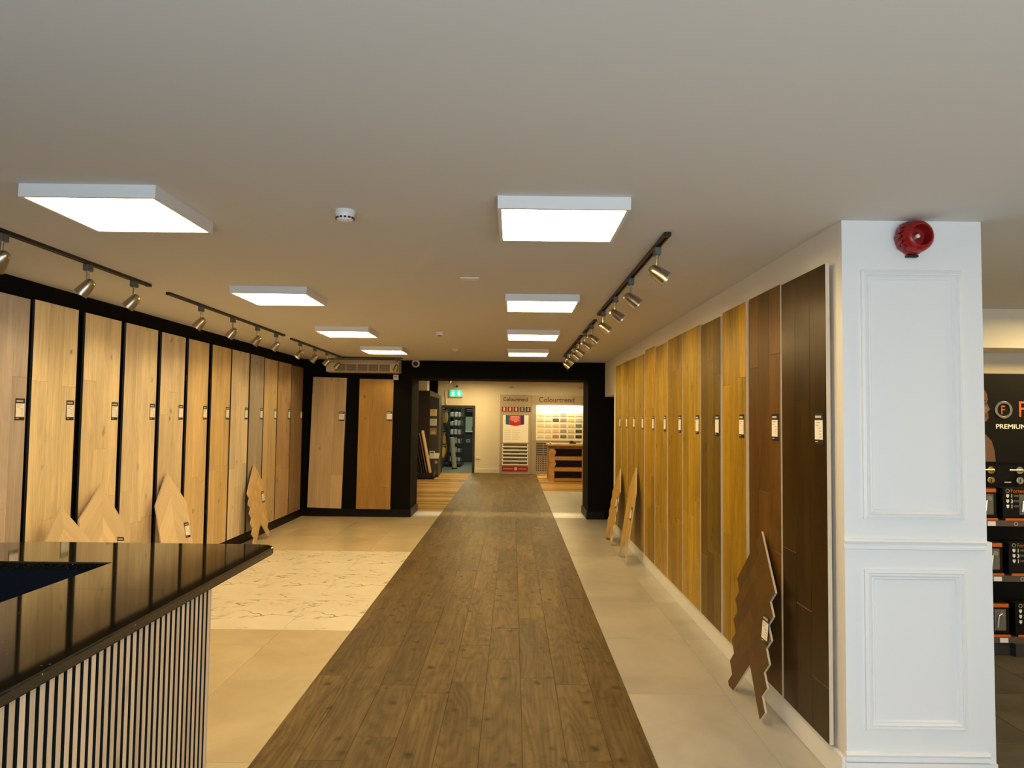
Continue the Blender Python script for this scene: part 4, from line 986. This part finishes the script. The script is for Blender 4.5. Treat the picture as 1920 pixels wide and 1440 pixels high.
G().box(-0.085, 0.085, -0.02, 0, -0.065, 0.065).obj('plate', plain('notice_grey', (0.30, 0.33, 0.33), 0.5), t)
G().box(-0.06, 0.06, -0.022, -0.02, -0.02, 0.02).obj('notice_print', M['charcoal'], t)

# ================================================================ HARDWARE STAND BEYOND THE PILLAR
orange = plain('orange_print', (0.62, 0.13, 0.015), 0.5); chrome = plain('satin_chrome', (0.75, 0.72, 0.66), 0.22, 1.0); brass = plain('satin_brass', (0.72, 0.50, 0.20), 0.25, 1.0)
blackp = plain('stand_black', (0.006, 0.005, 0.004), 0.5, spec=0.18); skin = plain('portrait_print', (0.16, 0.075, 0.040), 0.6); skin2 = plain('portrait_print_light', (0.26, 0.13, 0.075), 0.6); hairp = plain('portrait_hair', (0.006, 0.004, 0.003), 0.6)
boxblack = plain('box_black', (0.007, 0.006, 0.005), 0.45, spec=0.2); windowp = plain('box_window', (0.16, 0.15, 0.13), 0.2)
t = thing('hardware_stand', 'black door hardware stand with orange lettering and handles beyond the pillar', 'display stand', (4.4, 6.0, 0))
def B(x0, x1, y0, y1, z0, z1): return (x0-4.4, x1-4.4, y0-6.0, y1-6.0, z0, z1)
G().box(*B(3.3, 5.5, 6.0, 6.08, 0.0, 2.245)).obj('back_panel', blackp, t)
hd = G().box(*B(3.3, 5.5, 5.988, 6.0, 1.50, 2.245)).obj('header', blackp, t)
# printed portrait: profile facing the logo
prof = [(-0.28, 2.14), (-0.16, 2.165), (-0.075, 2.13), (-0.045, 2.08), (-0.035, 2.03), (-0.044, 2.00), (-0.034, 1.975), (-0.018, 1.945), (-0.033, 1.928), (-0.042, 1.918), (-0.032, 1.905), (-0.036, 1.890), (-0.032, 1.875), (-0.046, 1.850), (-0.085, 1.830), (-0.13, 1.82), (-0.15, 1.77), (-0.06, 1.735), (-0.01, 1.68), (0.012, 1.60), (0.02, 1.51), (-0.28, 1.51)]
pr = G().prism([(x+4.01-4.4, -0.0121, z) for x, z in prof], (0, -0.0015, 0)).obj('portrait', skin, hd)
# eye, lips and hair of the print, as printed shapes on the header
def mark(name, pts_, mat, d=-0.0137): return G().prism([(x+4.01-4.4, d, z) for x, z in pts_], (0, -0.0008, 0)).obj(name, mat, hd)
mark('portrait_eye', [(-0.062, 1.995), (-0.046, 2.000), (-0.048, 1.990), (-0.062, 1.986)], hairp)
mark('portrait_brow', [(-0.085, 2.018), (-0.050, 2.022), (-0.050, 2.015), (-0.085, 2.008)], hairp)
mark('portrait_lips', [(-0.060, 1.905), (-0.034, 1.906), (-0.037, 1.890), (-0.034, 1.876), (-0.060, 1.880)], plain('portrait_lips', (0.15, 0.03, 0.025), 0.5))
mark('portrait_cheek', [(-0.10, 1.96), (-0.05, 1.97), (-0.030, 1.945), (-0.050, 1.92), (-0.09, 1.90)], skin2)
mark('portrait_hair', [(-0.28, 2.17), (-0.15, 2.185), (-0.075, 2.14), (-0.08, 2.06), (-0.10, 1.95), (-0.12, 1.82), (-0.14, 1.70), (-0.28, 1.60)], hairp)
lg = G().lathe([(0.052, 0), (0.070, 0), (0.074, 0.004), (0.070, 0.008), (0.056, 0.008), (0.052, 0.004), (0.052, 0)], 32, (4.105-4.4, -0.012, 1.942), (0, -1, 0), cap=False).obj('logo_ring', chrome, hd, smooth=True)
text('logo_letter', 'F', 0.105, orange, hd, (4.078-4.4, -0.0125, 1.905), sx=0.85)
text('brand_name', 'Fortessa', 0.19, orange, hd, (4.222-4.4, -0.0125, 1.885), sx=0.85)
text('strapline', 'PREMIUM I', 0.054, M['card'], hd, (4.035-4.4, -0.0125, 1.785), sx=1.15, offset=0.0008)
for k, (x, mat) in enumerate(((3.985, brass), (4.225, chrome), (4.465, brass), (4.705, chrome), (4.945, brass))):
    hnd = G().lathe([(0.030, 0), (0.030, 0.008), (0.012, 0.012), (0.011, 0.045)], 20, (x-4.4, -0.012, 1.44), (0, -1, 0)).obj('door_handle', mat, t, smooth=True)
    G().tube((x-4.4, -0.055, 1.442), (x-4.4-0.115, -0.058, 1.442), 0.009).obj('lever', mat, hnd, smooth=True)
    rs = G().lathe([(0.030, 0), (0.030, 0.008), (0.020, 0.011)], 20, (x-4.4, -0.012, 1.355), (0, -1, 0)).obj('escutcheon', mat, t, smooth=True)
    G().box(x-4.4-0.004, x-4.4+0.004, -0.0245, -0.022, 1.343, 1.367).obj('keyhole', M['dark_plastic'], rs)
    G().box(x-4.4-0.125, x-4.4-0.070, -0.0135, -0.012, 1.336, 1.343).obj('caption', M['card'], t)
for k, (z, yf) in enumerate(((1.03, 5.86), (0.60, 5.80), (0.135, 5.74))):
    sh = G().box(*B(3.4, 5.4, yf, 6.0, z, z+0.02)).obj('shelf', blackp, t)
    G().box(*B(3.4, 5.4, yf-0.012, yf, z-0.035, z+0.012)).obj('shelf_edge', plain('shelf_edge_brown', (0.10, 0.075, 0.055), 0.5), sh)
    for x in (3.70, 4.0, 4.29, 4.58, 4.87):
        lb = G().box(*B(x+0.005, x+0.245, yf-0.014, yf-0.012, z+0.012, z+0.030)).obj('orange_strip', orange, sh)
        G().box(*B(x+0.16, x+0.225, yf-0.0145, yf-0.012, z-0.032, z+0.004)).obj('price_card', M['card'], sh)
        G().lathe([(0.011, 0), (0.017, 0), (0.017, 0.001), (0.011, 0.001)], 16, (x+0.09-4.4, yf-0.0122-6.0, z-0.014), (0, -1, 0), cap=False).obj('edge_logo', M['ink'], sh)
G().box(*B(3.4, 3.962, 5.76, 6.0, 0, 0.10)).box(*B(3.966, 5.4, 5.70, 6.0, 0, 0.10)).obj('plinth', M['charcoal'], t)
heights = ['upper shelf', 'middle shelf', 'bottom shelf']
for k, (z, yf) in enumerate(((1.05, 5.87), (0.62, 5.81), (0.155, 5.75))):
    for q, x in enumerate((3.70, 4.0)):
        b = thing('hardware_box', 'black boxed handle set with orange band, %s, %s' % (heights[k], ('half hidden by the pillar' if q == 0 else 'at the picture edge')), 'box', (x, yf, z+0.0015), group='boxed handle sets on the stand')
        w_, h_ = 0.25, 0.25
        G().box(0, w_, 0, 0.11, 0, h_).obj('carton', boxblack, b)
        G().box(0.002, w_-0.002, -0.002, 0, h_-0.035, h_-0.006).obj('orange_band', orange if q == 0 else boxblack, b)
        if q == 1: text('brand_name', 'Fortessa', 0.045, orange, b, (0.065, -0.0025, h_-0.037), sx=0.95, extrude=0.0006)
        if q == 1: G().lathe([(0.011, 0), (0.016, 0), (0.016, 0.0015), (0.011, 0.0015)], 18, (0.042, -0.001, h_-0.022), (0, -1, 0), cap=False).obj('ring_logo', M['ink'], b)
        G().box(0.135, 0.225, -0.002, 0, 0.035, h_-0.05).obj('window', windowp, b)
        hd_ = G().lathe([(0.020, 0), (0.020, 0.008)], 14, (0.19, -0.002, h_-0.085), (0, -1, 0))
        hd_.tube((0.19, -0.012, h_-0.085), (0.165, -0.012, h_-0.10), 0.008).tube((0.165, -0.012, h_-0.10), (0.155, -0.010, 0.06), 0.008)
        hd_.obj('boxed_handle', chrome, b, smooth=True)
        for r_, d_ in enumerate('131'):
            G().prism([(0.030, -0.002, 0.182-r_*0.042), (0.030, -0.002, 0.200-r_*0.042), (0.052, -0.002, 0.200-r_*0.042), (0.052, -0.002, 0.182-r_*0.042), (0.041, -0.002, 0.170-r_*0.042)], (0, -0.0008, 0)).obj('shield_mark', M['card'], b)
            text('numeral', d_, 0.042, M['card'], b, (0.064, -0.0025, 0.172-r_*0.042), extrude=0.0006, offset=0.0008)
            G().box(0.09, 0.13, -0.0028, -0.001, 0.180-r_*0.042, 0.196-r_*0.042).obj('list_print', plain('list_grey', (0.10, 0.095, 0.085), 0.6), b)
